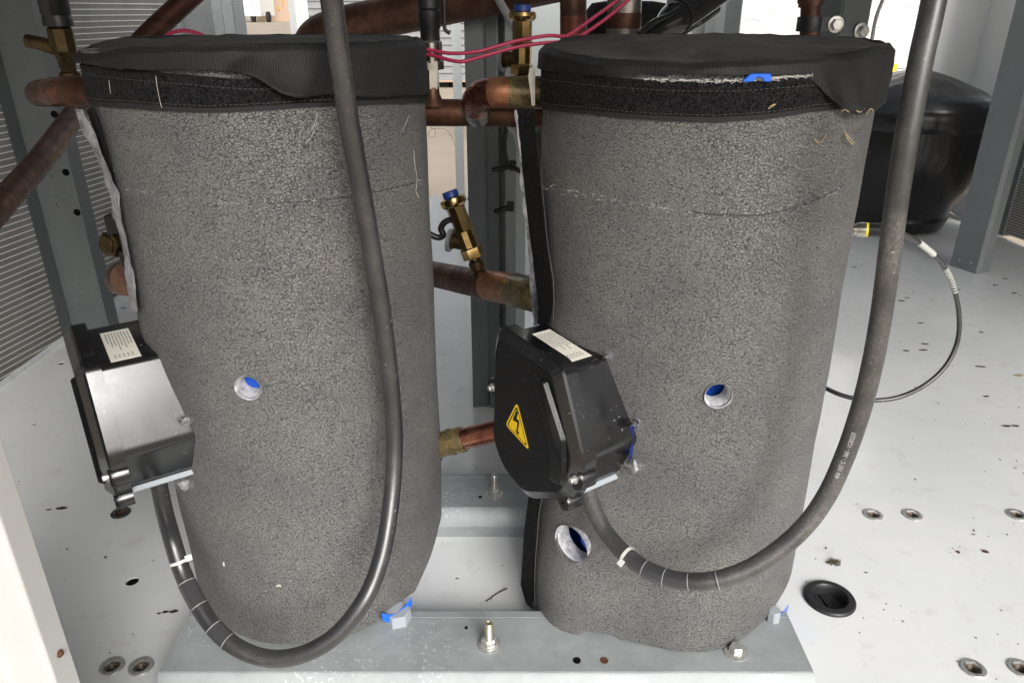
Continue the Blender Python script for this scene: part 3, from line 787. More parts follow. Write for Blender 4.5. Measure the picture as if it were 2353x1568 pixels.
def flareL(f, k): return .012*math.exp(-((f-.02)/.22)**2)*k*k + .002*k*math.sin(f*7) + .0035*k*math.sin(f*26 + k*4)*math.exp(-((f-.05)/.25)**2)
def flareR(f, k): return .006*math.exp(-((f-.8)/.25)**2)*k*k + .0015*k*math.sin(f*9) + .003*k*math.sin(f*30 - k*5)*math.exp(-((f-.75)/.2)**2)
LC, RC = (-.257,.815), (.201,.815)
LBC, RBC = (-.268,.815), (.206,.815)
SL_ = dict(seed=1, rc=0.0, fluff=70, ztop=lambda f: .694, bulge=bulgeL, holes=[(570,890,.0118)],
    bottom=[(430,1345),(455,1400),(520,1445),(580,1470),(640,1475),(720,1472),(800,1455),(870,1425),(935,1370),(955,1360),(975,1320),(1000,1260),(1012,1210)],
    band_top=[(210,150),(319,163),(440,172),(560,182),(700,180),(860,172),(980,165)], band_bot=[(213,228),(300,236),(400,243),(480,246),(560,243),(700,234),(860,228),(985,224)], band_rng=None,
    crease=[(285,432),(350,448),(450,461),(560,466),(700,462),(820,448),(900,433),(965,415)],
    rim=[(215,128),(287,112),(351,112),(478,107),(583,103),(742,102),(870,99),(950,94),(978,92)],
    skirt=[(200,150),(240,158),(319,163),(430,166),(542,166),(583,174),(653,217),(700,227),(762,221),(812,226),(900,224),(978,221)],
    dip=lambda f, k: -.004*math.exp(-((f+.9)/.5)**2)*math.exp(-((k-.7)/.25)**2), flare=flareL)
SR_ = dict(seed=2, rc=-.002, hem=[(-1.6,.03),(-1.05,.022),(-.92,.030),(-.80,.044),(-.46,.0495),(-.44,.0495),(-.425,.058),(-.40,.0575),(-.20,.0565),(-.19,.0505),(0,.0495),(.6,.0505),(.9,.054),(1.1,.062),(1.4,.075)], fluff=150, ztop=lambda f: .681, bulge=bulgeR, holes=[(1650,908,.0124),(1313,1249,.0225)],
    bottom=[(1212,1385),(1226,1405),(1262,1447),(1302,1466),(1308,1464),(1318,1440),(1330,1444),(1420,1456),(1429,1460),(1431,1474),(1530,1489),(1640,1489),(1700,1478),(1760,1455),(1800,1415),(1822,1370)],
    band_top=[(1226,162),(1300,168),(1400,178),(1560,187),(1700,186),(1800,178),(1845,175),(1950,165)], band_bot=[(1226,236),(1350,250),(1500,264),(1640,268),(1760,260),(1860,245),(1990,230)], band_rng=None,
    crease=[(1243,424),(1330,444),(1450,467),(1560,483),(1640,490),(1750,488),(1850,466),(1955,425)],
    rim=[(1262,112),(1300,126),(1358,136),(1450,141),(1581,144),(1700,141),(1833,135),(1930,126),(2008,112)],
    skirt=[(1226,156),(1270,166),(1345,177),(1486,173),(1600,176),(1709,177),(1790,174),(1844,173),(1872,196),(1895,226),(1934,261),(1965,262),(1997,256)],
    dip=lambda f, k: -.006*math.exp(-((f+.5)/.8)**2)*math.exp(-((k-.75)/.2)**2), flare=flareR)
LT, lpos, lrad, lth, lc2 = compressor(LC, .1630, 'grey foam jacketed compressor on the left, its bright box side lit', SL_)
RT, rpos, rrad, rth, rc2 = compressor(RC, .1690, 'grey foam jacketed compressor on the right with yellow warning triangle', SR_)

lb, lo_ = terminal_box(LT, LBC, .2135, [(231,757),(297,744),(313,800),(245,815)], True)
rb, ro_ = terminal_box(RT, RBC, .2200, [(1213,757),(1258,748),(1338,802),(1283,815)], False)
ztopf = lambda s_: .4120 - (s_+.06)*.05
rating_label(lb, lo_, -.036, .008, .028, .076, lambda s_: ztopf(s_))
rating_label(rb, ro_, -.030, .002, .028, .072, lambda s_: ztopf(s_))

# loose jacket edges -------------------------------------------------
def strip(name, matn, par, pa, pb, C, R, la=0.0, lb_=0.0, thick=.004, n=40, wob=.0, cols=5):
    A = spline([cylpt(u, v, C, R, la) for u, v in pa], 10); Bq = spline([cylpt(u, v, C, R, lb_) for u, v in pb], 10)
    def at(P, k): 
        x = k*(len(P)-1); i = min(int(x), len(P)-2); return P[i].lerp(P[i+1], x-i)
    rows = []
    for i in range(n+1):
        a, b = at(A, i/n), at(Bq, i/n)
        rows.append([a.lerp(b, j/(cols-1)) + Vector((nz(a, 60, j), nz(a, 60, j+9), 0))*wob for j in range(cols)])
    mb = MB(); mb.slab(rows, thick, lambda p: (CAMP-p).normalized()); return mb.build(name, matn, par, smooth=60)
strip('velcro_strip', 'velcro', LT, [(199,255),(215,300),(240,370),(256,425)], [(212,243),(232,300),(252,370),(268,432)], lc2, .163, .002, .004)
strip('insulation_edge', 'wool', LT, [(172,250),(188,300),(222,362),(243,420),(262,500),(281,570),(289,640),(297,715)], [(190,252),(212,300),(240,370),(264,425),(279,500),(295,570),(306,640),(318,715)], lc2, .163, .002, .007, .010, wob=.003, n=70)
strip('velcro_strip', 'velcro', RT, [(1186,249),(1196,340),(1204,430),(1214,520),(1226,620),(1236,700),(1233,745)], [(1227,249),(1232,330),(1243,430),(1255,560),(1268,650),(1270,700),(1262,742)], rc2, .1690, .003, .009, .004)
strip('insulation_edge', 'wool', RT, [(1183,253),(1191,340),(1197,430),(1207,520),(1216,620),(1223,700),(1225,748)], [(1190,253),(1199,340),(1208,430),(1219,520),(1232,620),(1238,700),(1234,748)], rc2, .1690, .0, -.001, .009, wob=.003, n=70)
strip('velcro_strip', 'velcro', RT, [(1214,1140),(1204,1220),(1198,1310),(1196,1368),(1212,1388)], [(1242,1140),(1230,1220),(1223,1310),(1222,1385),(1226,1402)], rc2, .1690, .020, .026, .006)
strip('white_edging', 'white_cloth', RT, [(1216,158),(1214,180),(1218,210),(1221,243)], [(1230,152),(1229,180),(1229,210),(1229,244)], rc2, .1690, .002, .006, .004)
# hem thread beside the right velcro
mb = MB(); mb.tube(spline([cylpt(u, v, rc2, .1690, .0045) for u, v in [(1228,300),(1233,345),(1245,430),(1258,560),(1271,650),(1271,735)]], 12), .0005, 6); mb.build('hem_thread', 'thread', RT); mb = MB(); mb.tube(spline([cylpt(u, v, rc2, .1690, .027) for u, v in [(1246,1140),(1238,1180),(1235,1220),(1229,1300),(1228,1390)]], 12), .0005, 6)
mb.build('hem_thread', 'thread', RT)
# wool tufts at the box corners
def tuft(par, u, v, Yd, sx, sz, name='wool_tuft', n=110):
    c = atY(u, v, Yd); mb = MB()
    mb.lathe([(.0005,-sz*.9),(sx*.55,-sz*.5),(sx*.75,0),(sx*.5,sz*.5),(.0005,sz*.8)], c, X, 12)
    for q in mb.v: q += Vector((nz(q,300,1), nz(q,300,2), nz(q,300,3)))*.004
    for k in range(n):
        a = Vector((random.gauss(0,sx*.5), random.gauss(0,.002), random.gauss(0,sz*.4))); b = a + Vector((random.gauss(0,sx*.3), random.gauss(0,.001), random.gauss(0,sz*.3)))
        mb.tube([c+a, c+(a+b)/2+Vector((0,-.001,random.gauss(0,.001))), c+b], .00015, 3, caps=False)
    mb.build(name, 'wool', par, kind='stuff')
p = cylpt(428,967,lc2,.170); tuft(LT, 428, 967, p.y-.002, .006, .0035)
p = cylpt(424,1112,lc2,.170); tuft(LT, 424, 1112, p.y-.004, .008, .006)
p = cylpt(1398,815,rc2,.1735); tuft(RT, 1399, 817, p.y, .004, .006)
p = cylpt(1460,1068,rc2,.1735); tuft(RT, 1456, 1068, p.y, .010, .005)
p = cylpt(1465,970,rc2,.1735); tuft(RT, 1467, 972, p.y, .007, .002)
# blue sliver and blue lifting lug
strip('shell_gap', 'blue_dark', RT, [(1447,978),(1446,1030),(1443,1060)], [(1457,974),(1455,1020),(1452,1052)], rc2, .1690, .0015, .0015, .003)
c = cylpt(1743, 181, rc2, .1690, .0085)
LUG = [(-.0165,-.0032),(-.0155,-.0012),(-.0085,.0048),(.0110,.0050),(.0135,.0030),(.0135,-.0032),(.006,-.0032),(.004,.0005),(-.001,.0012),(-.004,-.0005),(-.005,-.0032)]
mb = MB(); mb.prism([(x*.78, z*.78) for x, z in LUG], c, X, Z, Y, 0, .0035); mb.build('lifting_lug', 'blue_plastic', RT, smooth=20, bevel=.0008)
# white fluff showing along the jacket's upper edge
BT_, _ = table(SR_['band_top'], rc2, .1690)
mb = MB()
for k in range(260):
    f = random.uniform(-.30, .52) if random.random() < .7 else random.gauss(.28, .08)
    z = lerp1(BT_, f) + random.uniform(-.0006, .0012); p = rpos(f, rrad(f, .68)+.0030, z)
    q = p + Vector((random.gauss(0,.004), random.gauss(0,.0008), random.gauss(0,.0010)))
    mb.tube([p, p.lerp(q, .5)+Vector((0,-.0004,.0004)), q], .00022, 4)
mb.build('wool_lining', 'lint', RT, kind='stuff')
# feet -----------------------------------------------------------------
def foot(par, bracket, blk, ylev):
    pts = [cylpt(u, v, c2_, R_c, .014) for u, v in bracket]
    mb = MB(); P = spline(pts, 8); mb.slab([[q + Z*.0065 for q in P], [q + Z*.0 for q in P], [q - Z*.006 for q in P]], .010, lambda p: (CAMP-p).normalized()); f = mb.build('foot', 'blue_plastic', par, bevel=.002)
    a, b, c, d = blk; q = atZ((a+b)/2, d, .0485); q.y += .018
    px = FPX/((q-CAMP).dot(Vector((0,cP,-sP)))); w = (b-a)/px*.50
    mb = MB(); mb.lathe([(w,0),(w*.92,.016)], Vector((q.x, q.y, .0482)), seg=6, ph=.25); mb.build('foot_spacer', 'grey_gasket', f, smooth=20, bevel=.001)
c2_, R_c = lc2, .161; foot(LT, [(878,1416),(895,1420),(912,1416),(928,1402),(940,1388),(946,1378)], (878,942,1400,1448), 0)
c2_, R_c = rc2, .160; foot(RT, [(1778,1428),(1788,1420),(1800,1408),(1810,1395)], (1770,1802,1415,1448), 0)

# ================================================================== posts, panels, coils
def vpost(name, prof, z0, z1, matn, label, cat='post', part='channel', group=None, holes=(), org=None, thick=.003):
    """an open folded sheet profile [(x,y)...] standing from z0 to z1"""
    o = org or (sum(p[0] for p in prof)/len(prof), sum(p[1] for p in prof)/len(prof), z0)
    t = thing(name, o, label, cat, group)
    n = len(prof); P = [Vector((a, b, 0)) for a, b in prof]; Q = []
    for i in range(n):
        e1 = (P[i]-P[i-1]).normalized() if i else (P[1]-P[0]).normalized(); e2 = (P[i+1]-P[i]).normalized() if i < n-1 else e1
        n1, n2 = Vector((-e1.y, e1.x, 0)), Vector((-e2.y, e2.x, 0)); nn = (n1+n2).normalized(); Q.append(P[i] + nn*(thick/max(.4, nn.dot(n1))))
    L = P + Q[::-1]; m = len(L)
    mb = MB(); mb.add([q + Z*z0 for q in L] + [q + Z*z1 for q in L], [(i, (i+1) % m, m+(i+1) % m, m+i) for i in range(m)] + [(i, i+1, m-2-i, m-1-i)[::-1] for i in range(n-1)] + [(m+i, m+i+1, m+m-2-i, m+m-1-i) for i in range(n-1)])
    mb.build(part, matn, t, smooth=0)
    for h in holes:
        p, nrm, r = h; mb = MB(); mb.lathe([(r*1.25,0),(r*1.2,.0006),(r,.0008),(r*.8,.0004)], p, nrm, 18); mb.build('hole', 'hole_dark', t)
    return t
# left post (white deck edge, in front of the coil)
vL = [(atZ(u, v, 0).x, atZ(u, v, 0).y) for u, v in ((186,800),(206,806))]
hx = lambda u, v, Yp: atY(u, v, Yp)
lpY = 1.58
prof = [(-1.055,1.60),(-1.020,1.545),(-1.012,1.575),(-.985,1.575),(-.928,1.575),(-.928,1.62)]
hl = [(atY(u, v, 1.5745), -Y, .006) for u, v in ((151,396),(177,488),(125,263))]
hl += [(atY(u, v, 1.556)+Vector((-.0005,-.001,0)), Vector((-.8,-.5,0)), .004) for u, v in ((132,470),(119,404))]
vpost('slotted_post', prof, 0, 1.295, 'galv_post', 'grey punched steel post standing in front of the finned coil', holes=hl)
# middle posts
x0 = -.078
prof = [(x0,1.36),(x0,1.31),(x0+.031,1.315),(x0+.035,1.335),(x0+.052,1.335)]
hm = [(atY(u, v, 1.3345), -Y, .005) for u, v in ((1123,383),(1102,480),(1123,190))] + [(atY(u, v, 1.3125), -Y, .0045) for u, v in ((1079,456),(1081,552))]
hm = [(atY(1101,481,1.3345), -Y, .0055), (atY(1122,192,1.3345), -Y, .0055), (atY(1080,457,1.3120), -Y, .004), (atY(1083,551,1.3120), -Y, .004), (atY(1104,620,1.3345), -Y, .004)]
mp = vpost('slotted_post', prof, 0, 1.295, 'galv_post', 'dark grey punched steel post in the gap between the compressors', holes=hm)
prof = [(x0+.0545,1.345),(x0+.0545,1.40),(x0+.066,1.40),(x0+.066,1.33),(x0+.085,1.33),(x0+.103,1.342),(x0+.103,1.38)]
mp2 = vpost('folded_post', prof, 0, 1.295, 'galv_light', 'paler folded steel post beside the dark post behind the gap')
mb = MB(); mb.prism([(0,0),(.05,0),(.05,.012),(.028,.050),(.0,.060)], (x0+.034,1.305,.002), X, Z, Y, 0, .004); gp = mb.build('foot_plate', 'galv_post', mp, smooth=0)
mb = MB(); q = Vector((x0+.060,1.304,.020)); mb.lathe([(.010,0),(.010,.002),(.0065,.0025),(.0065,.008)], q, -Y, 6); mb.build('foot_bolt', 'zinc', gp, smooth=20)
mb = MB(); q = Vector((x0+.060,1.304,.045)); mb.lathe([(.007,0),(.006,.003)], q, -Y, 14); mb.build('foot_rivet', 'zinc', gp)
# pale slotted post farther back, at the deck's rear
prof = [(-.208,2.80),(-.208,2.76),(-.176,2.76)]
vpost('slotted_post', prof, 0, 1.295, 'panel_grey', 'pale narrow steel post behind the dark middle post', holes=[])
# right post
ax, ay = atZ(2185,610,0), atZ(2240,628,0); dv = (ay-ax).normalized(); nn = Vector((-dv.y, dv.x, 0))
if nn.x < 0: nn = -nn
prof = [(ax+nn*.04), ax, ay, ay+nn*.014+dv*.004, ay+nn*.05]
rp_ = vpost('corner_post', [(q.x, q.y) for q in prof], 0, 1.295, 'galv_light', 'grey steel post on the right with two rivets at its foot', thick=-.003, holes=[])
for u, v in ((2205,596),(2232,603)):
    p = atPlane(u, v, ax, nn); mb = MB(); mb.lathe([(.0065,0),(.0058,.0022),(.003,.0032)], p, -nn, 16); mb.build('rivet', 'zinc', rp_)
for u, v, r in ((2270,252,.004),(2268,352,.003),(2245,440,.003),(2213,540,.003)):
    p = atPlane(u, v, ax, nn); mb = MB(); mb.lathe([(r,0),(r*.8,.0006)], p, -nn, 12); mb.build('rivet_hole', 'hole_dark', rp_)
# white front corner post at lower left
t = thing('corner_post', (-.40,.42,-.3), 'white painted corner post close by at the lower left edge', 'post')
mb = MB(); P = [(-.345,.432),(-.345,.409),(-.3480,.4065),(-.374,.4065),(-.379,.403),(-.62,.397),(-.62,.432)]
n = len(P); mb.add([(a,b,-.35) for a,b in P] + [(a,b,1.295) for a,b in P], [tuple(range(n)), tuple(range(n,2*n))[::-1]] + [(i,(i+1)%n,n+(i+1)%n,n+i) for i in range(n)])
mb.build('folded_panel', 'white_paint_dimmed', t, smooth=0, bevel=.0012)
mb = MB(); p = atY(152,1500,.420); mb.lathe([(.003,0),(.0032,.001),(.0015,.003)], Vector((-.3449,p.y,p.z)), X, 8); mb.build('rust_spot', 'rust_in', t)

# condenser coils ---------------------------------------------------------
def coil(name, p0, p1, z0, z1, pitch, label, side, trad=.0042):
    p0, p1 = Vector(p0), Vector(p1); e = (p1-p0); L = e.length; e.normalize(); nrm = Vector((-e.y, e.x, 0))*side
    t = thing(name, (p0.x, p0.y, z0), label, 'coil', 'finned condenser coils'); t.rotation_euler = (0, 0, 0)
    mb = MB(); c = (p0+p1)/2; mb.obox((c.x, c.y, (z0+z1)/2), e, nrm, Z, L/2, .011, (z1-z0)/2); fb = mb.build('fin_block', 'coil_fin', t, smooth=0)
    n = int((z1-z0)/pitch); first = None
    for i in range(n):
        z = z0 + pitch*(i+.5)
        if first is None:
            mb = MB(); mb.obox((c.x, c.y, z), e, nrm, Z, L/2-.004, .0125, .0012); first = mb.build('tube', 'coil_tube', t, smooth=0, bevel=.0005); zf = z
        else:
            o = first.copy(); COL.objects.link(o); o.parent = t; o.location = (0, 0, z-zf)
    for q in (p0, p1):
        mb = MB(); mb.obox((q.x, q.y, (z0+z1)/2), e, nrm, Z, .014, .017, (z1-z0)/2+.01); mb.build('end_header', 'galv_light', t, smooth=0, bevel=.003)
    return t
sy = .168
coil('condenser_coil', (-1.516+sy*.45, .45, 0), (-1.516+sy*2.60, 2.60, 0), -.12, 1.29, .0148, 'dark finned coil with pale tubes along the left side', -1)
mb_ = coil('condenser_coil', (2.10, .55, 0), (1.735, 2.545, 0), .015, 1.29, .0090, 'dark finned coil cut by the right edge of the picture', 1)
# toothed end plate of the right coil
t = thing('coil_bracket', (1.70,2.555,0), 'narrow pale sheet strip between the right post and the right coil', 'bracket')
mb = MB(); mb.obox((1.706,2.585,.66), X, Y, Z, .030, .006, .62); mb.build('strip', 'galv_light', t, smooth=0)
ph = MB(); zz = .03; first = None
while zz < 1.2:
    if first is None:
        mb = MB(); mb.obox((1.729,2.5765,zz), X, Y, Z, .007, .0015, .0035); first = mb.build('tooth', 'black_plastic', t, smooth=0); zf = zz
    else:
        o = first.copy(); COL.objects.link(o); o.parent = t; o.location = (0,0,zz-zf)
    zz += .026

# rear panels ---------------------------------------------------------------
def panel(name, pts, z0, z1, matn, label, cat='panel', group=None):
    n = len(pts); P = [Vector((a, b, 0)) for a, b in pts]; c = sum(P, Vector())/n
    t = thing(name, (c.x, c.y, z0), label, cat, group)
    for i in range(n-1):
        a, b = P[i], P[i+1]; e = (b-a).normalized(); nr = Vector((-e.y, e.x, 0)); m_ = (a+b)/2
        mb = MB(); mb.obox((m_.x, m_.y, (z0+z1)/2), e, nr, Z, (b-a).length/2-.0005, .003, (z1-z0)/2 - .001*i); mb.build('sheet', matn, t, smooth=0, bevel=.001)
    return t
Q = lambda u, v, Yd: (atY(u, v, Yd).x, Yd)
panel('side_panel', [Q(2120,60,3.02), Q(2262,60,2.98), Q(2345,60,2.72)], .0, 1.295, 'white_paint_full', 'tall pale side panel behind the black vessel on the right')
panel('rear_post', [Q(337,30,2.72), Q(349,30,2.70), Q(420,30,2.72)], -.1, 1.295, 'white_paint_full', 'white sheet post at the end of the left coil', 'post')
panel('rear_post', [Q(419,30,2.62), Q(486,30,2.58), Q(510,30,2.60), Q(535,30,2.62), Q(561,30,2.66)], 0, 1.295, 'galv_light', 'wide grey folded post behind the left compressor', 'post')
panel('rear_post', [Q(664,30,3.05), Q(681,30,3.03), Q(708,30,3.05)], -.1, 1.295, 'white_paint_full', 'bright white post at the back left of the big pipe', 'post')
panel('control_panel', [Q(1172,60,2.45), Q(1640,60,2.45)], .40, 1.295, 'panel_grey', 'pale grey cabinet panel behind the upright copper pipes')
panel('rear_post', [Q(1621,30,2.40), Q(1640,30,2.42), Q(1666,30,2.44), Q(1703,30,2.40)], 0, 1.295, 'galv_light', 'grey folded post behind the right compressor lid', 'post')
panel('rear_post', [Q(1880,40,1.66), Q(1932,40,1.62), Q(1994,40,1.70)], .0, 1.295, 'galv_post', 'dark scratched steel post right of the clamped copper pipe', 'post')
p = atY(1976,72,1.655); t = thing('hex_bolt', p, 'zinc bolt head on the edge of the dark rear post', 'bolt')
mb = MB(); mb.lathe([(.016,0),(.016,.003),(.011,.004)], p, Vector((.3,-1,0)), 24); mb.build('washer', 'zinc', t); mb = MB(); mb.lathe([(.0115,.004),(.0115,.014),(.009,.016)], p, Vector((.3,-1,0)), 6); mb.build('head', 'zinc', t, smooth=20)

# ================================================================== black vessels
def vessel(C, R, zr, zt, label):
    t = thing('insulated_vessel', (C[0], C[1], 0), label, 'vessel', 'black wrapped vessels'); c = Vector((C[0], C[1], 0))
    mb = MB(); mb.lathe([(R*.60,.001),(R*.70,.010),(R*.76,.05),(R*.74,.062),(R*.80,.10),(R*.93,.17),(R*1.01,.25),(R*1.035,.31),(R*1.02,zr-.082)], c, seg=72); b = mb.build('body_wrap', 'black_wrap', t)
    mb = MB(); mb.lathe([(R*1.0,zr-.088),(R*1.03,zr-.080),(R*1.045,zr-.05),(R*1.04,zr-.025),(R*1.00,zr-.004),(R*.93,zr+.014)], c, seg=72, caps=False); mb.build('collar', 'black_hose_soft', t)
    mb = MB(); rows = []
    for i in range(20):
        k = i/19; r = R*.945*(1-k)
        rows.append([c + Vector((math.cos(a)*r, math.sin(a)*r, zr+.010 + (zt-zr-.01)*(1-(1-k)**1.5)**.9 + .006*nz((math.cos(a)*2, math.sin(a)*2, k*2), 2.2, 3)*(1-k))) for a in [2*math.pi*j/72 for j in range(72)]])
    mb.grid(rows, closed=True); mb.build('cover', 'black_hose_soft', t)
    return t
m, nd, lk, b = mat('black_hose_soft', (.010, .010, .012), .26, spec=.6)
v = coords(nd, lk); bump(nd, lk, b, noise_t(nd, lk, v, 12, 3, .5, .6), .02, .16)
vessel((1.40,2.72), .262, .445, .545, 'black wrapped vessel with domed cover at the right, behind the big cable')
vessel((.285,3.02), .262, .40, .47, 'black wrapped vessel seen between the middle posts and the right compressor')
# black insulated canister with a soft round top, behind the upright pipes
q = atY(1440,60,1.70); c = Vector((q.x, q.y, 0)); t = thing('insulated_canister', c, 'black fuzzy insulated canister top behind the pipes above the right compressor', 'canister')
mb = MB(); mb.lathe([(.088,.001),(.090,.05),(.090,.700),(.087,.728),(.076,.742),(.05,.746),(.01,.747)], c, seg=48); mb.build('sleeve', 'velcro', t)

# ================================================================== copper pipework
def pipe(name, pts, r, matn, label, seg=24, n=10, bands=(), cat='pipe', group=None, raw=False):
    P = pts if raw else [atY(*p) for p in pts]
    path = spline(P, n); t = thing(name, P[0], label, cat, group)
    mb = MB(); mb.tube(path, r, seg); mb.build('tube', matn, t)
    for (k0, k1, mm, dr) in bands:
        i0, i1 = int(k0*(len(path)-1)), int(k1*(len(path)-1))
        mb = MB(); mb.tube(path[i0:i1+1], r+dr, seg, jit=.05 if dr > .001 else 0); mb.build('band' if dr < .001 else 'sleeve', mm, t)
    return t, path
# left, beside the left compressor
pipe('copper_elbow', [(235,212,.80),(205,211,.81),(165,211,.82),(128,212,.84),(100,214,.875),(90,216,.92),(92,217,.97)], .0148, 'copper_brown', 'tarnished copper elbow out of the left compressor top', bands=[(.05,.30,'copper_dark',.0009),(.36,.56,'copper_purple',.0004)])
pipe('copper_pipe', [(215,205,1.15),(172,262,1.08),(90,372,.92),(0,472,.80),(-120,610,.68)], .0145, 'copper_brown', 'brown copper pipe slanting down to the left edge')
pipe('copper_pipe', [(300,130,1.30),(333,90,1.32),(385,40,1.35),(440,-10,1.38),(520,-80,1.42)], .0175, 'copper_dark', 'dark copper pipe rising behind the left compressor lid')
# valve above the elbow
c = atY(158,160,.955); t = thing('service_valve', c - Z*.01, 'brass service valve with a black top above the left copper elbow', 'valve')
mb = MB(); mb.lathe([(.0125,-.012),(.0125,-.004),(.009,-.002),(.0105,.012),(.0145,.02),(.0145,.045),(.012,.048)], c, seg=8); mb.build('body', 'brass_dark', t, smooth=20)
mb = MB(); mb.tube([c+Z*.022, c+Vector((-.03,.0,.030)), c+Vector((-.042,0,.032))], [.010,.008,.008], 12); mb.build('side_port', 'brass_dark', t)
mb = MB(); mb.lathe([(.0165,.048),(.0165,.056),(.0155,.06),(.0165,.062),(.0165,.16),(.015,.165)], c, seg=24); mb.build('coil_cover', 'black_plastic', t, smooth=30)
# large discharge pipe
pipe('copper_pipe', [(700,170,1.45),(712,110,1.40),(735,80,1.36),(790,60,1.33),(900,37,1.30),(1050,5,1.27),(1250,-38,1.23),(1400,-72,1.2)], .0300, 'copper_brown', 'thick copper pipe running across the top behind both compressors', seg=36)
# header between the compressors
pipe('copper_header', [(900,259,.955),(985,259,.95),(1100,260,.95),(1220,262,.95),(1320,263,.95)], .0160, 'copper_brown', 'horizontal copper header pipe between the compressor tops', bands=[(.22,.40,'copper_dark',.0003),(.66,.74,'copper_dark',.0006)])
pipe('copper_elbow', [(1262,213,.868),(1222,213,.868),(1180,213,.87),(1140,213,.873),(1108,218,.885),(1093,232,.905),(1094,250,.925),(1098,262,.948)], .0165, 'copper_purple', 'shiny copper elbow out of the right compressor into the header', seg=32, bands=[(.05,.32,'flux',.0010),(.32,.46,'copper_bright',.0003),(.80,.97,'copper_grey',.0004)])
pipe('copper_pipe', [(940,620,1.20),(998,630,1.15),(1065,644,1.06),(1140,658,.97),(1222,674,.872),(1236,677,.866)], .0208, 'copper_dark', 'copper equalising pipe with bright band between the compressors', seg=32, bands=[(.56,.70,'copper_bright',.0006),(.70,.96,'flux',.0012)])
pipe('copper_pipe', [(985,1030,.83),(1030,1016,.825),(1090,1001,.82),(1150,986,.815),(1200,975,.81)], .0140, 'copper_purple', 'reddish copper pipe low in the gap with crusty flux', bands=[(.12,.42,'flux',.0024),(.04,.12,'brass_dark',.006),(.26,.30,'flux',.0034)])
# uprights behind the right compressor
pipe('copper_pipe', [(1317,140,1.22),(1317,60,1.22),(1316,-60,1.22)], .0200, 'copper_brown', 'upright brown copper pipe left of the pink wires', bands=[(.25,.62,'copper_red',.0003)])
pipe('copper_pipe', [(1428,120,1.12),(1432,60,1.12),(1434,20,1.12),(1435,-60,1.12)], .0235, 'copper_grey', 'scorched grey pipe stub behind the pink wires', bands=[(.30,.60,'copper_dark',.0006)])
t, pth = pipe('copper_pipe', [(1860,120,1.30),(1860,60,1.30),(1862,20,1.30),(1863,-40,1.30)], .0155, 'copper_brown', 'upright copper pipe held by a black clamp at upper right', bands=[(.72,.98,'copper_brown',.004)])
c = atY(1860,56,1.30); t = thing('pipe_clamp', c, 'black pipe clamp with zinc bolt on the right upright pipe', 'clamp')
mb = MB(); mb.lathe([(.0200,-.011),(.0205,-.009),(.0205,.009),(.0200,.011)], c, seg=28); mb.obox(c+Vector((.028,-.012,0)), X, Y, Z, .022, .004, .0105); mb.build('band', 'black_plastic', t, smooth=30)
mb = MB(); q = c+Vector((.035,-.016,0)); mb.lathe([(.0125,0),(.0125,.002),(.009,.003)], q, -Y, 24); mb.lathe([(.0095,.002),(.0095,.010),(.0080,.011)], q, -Y, 6); mb.build('bolt', 'zinc', t, smooth=20)

# relief valves -------------------------------------------------------------
def relief_valve(base, top, sc, label, port):
    base, top = Vector(base), Vector(top); ax = (top-base).normalized(); t = thing('relief_valve', base, label, 'valve', 'brass relief valves with blue caps'); L = (top-base).length
    k = L/.108; r = lambda a, h: (a*sc, h*k)
    mb = MB(); mb.lathe([r(.0105,-.022), r(.0110,-.006), r(.0085,-.003), r(.0100,.0), r(.0105,.010), r(.0080,.012), r(.0078,.016)], base, ax, 24); mb.build('stem', 'brass_dark', t, smooth=30)
    mb = MB(); mb.lathe([r(.0140,.016), r(.0145,.018), r(.0145,.030), r(.0130,.032)], base, ax, 6, ph=.2); mb.lathe([r(.0122,.030), r(.0122,.056)], base, ax, 10); mb.lathe([r(.0138,.056), r(.0138,.063)], base, ax, 8); mb.lathe([r(.0120,.063), r(.0122,.093)], base, ax, 8); mb.build('body', 'brass', t, smooth=18)
    mb = MB(); mb.lathe([r(.0135,.092), r(.0165,.095), r(.0175,.099), r(.0165,.104), r(.0120,.106)], base, ax, 32); mb.build('collar', 'brass', t, smooth=30)
    mb = MB(); mb.lathe([r(.0105,.104), r(.0105,.113), r(.0098,.1145)], base, ax, 28); mb.build('cap', 'blue_cap', t, smooth=30)
    pd = Vector(port).normalized(); q = base + ax*(.036*k)
    mb = MB(); mb.lathe([(.0095*sc,.004),(.0095*sc,.022*sc),(.0110*sc,.022*sc),(.0110*sc,.027*sc)], q, pd, 24); mb.build('side_port', 'brass_dark', t, smooth=30)
    mb = MB(); mb.lathe([(.0115*sc,.024*sc),(.0155*sc,.025*sc),(.0155*sc,.029*sc),(.0115*sc,.030*sc)], q, pd, 28); mb.build('port_ring', 'galv_light', t, smooth=30)
relief_valve(atY(1098,616,1.00), atY(1036,449,1.015), 1.06, 'slanting brass relief valve with blue cap on the equalising pipe', (-.92,.25,.12))
relief_valve(atY(1198,196,1.02), atY(1200,22,1.02), 1.02, 'upright brass relief valve with blue cap behind the copper elbow', (-.9,.4,.05))
# black lever wire behind the slanting valve
mb = MB(); mb.tube(spline([atY(u, v, 1.02) for u, v in ((970,528),(1003,545),(1018,540),(1013,525),(1022,510),(1040,503))], 8), .0045, 12)
tag(mb.build('hose_stub', 'black_plastic', org=atY(1003,545,1.02)), 'short grey black hose curling behind the slanting relief valve', 'hose')
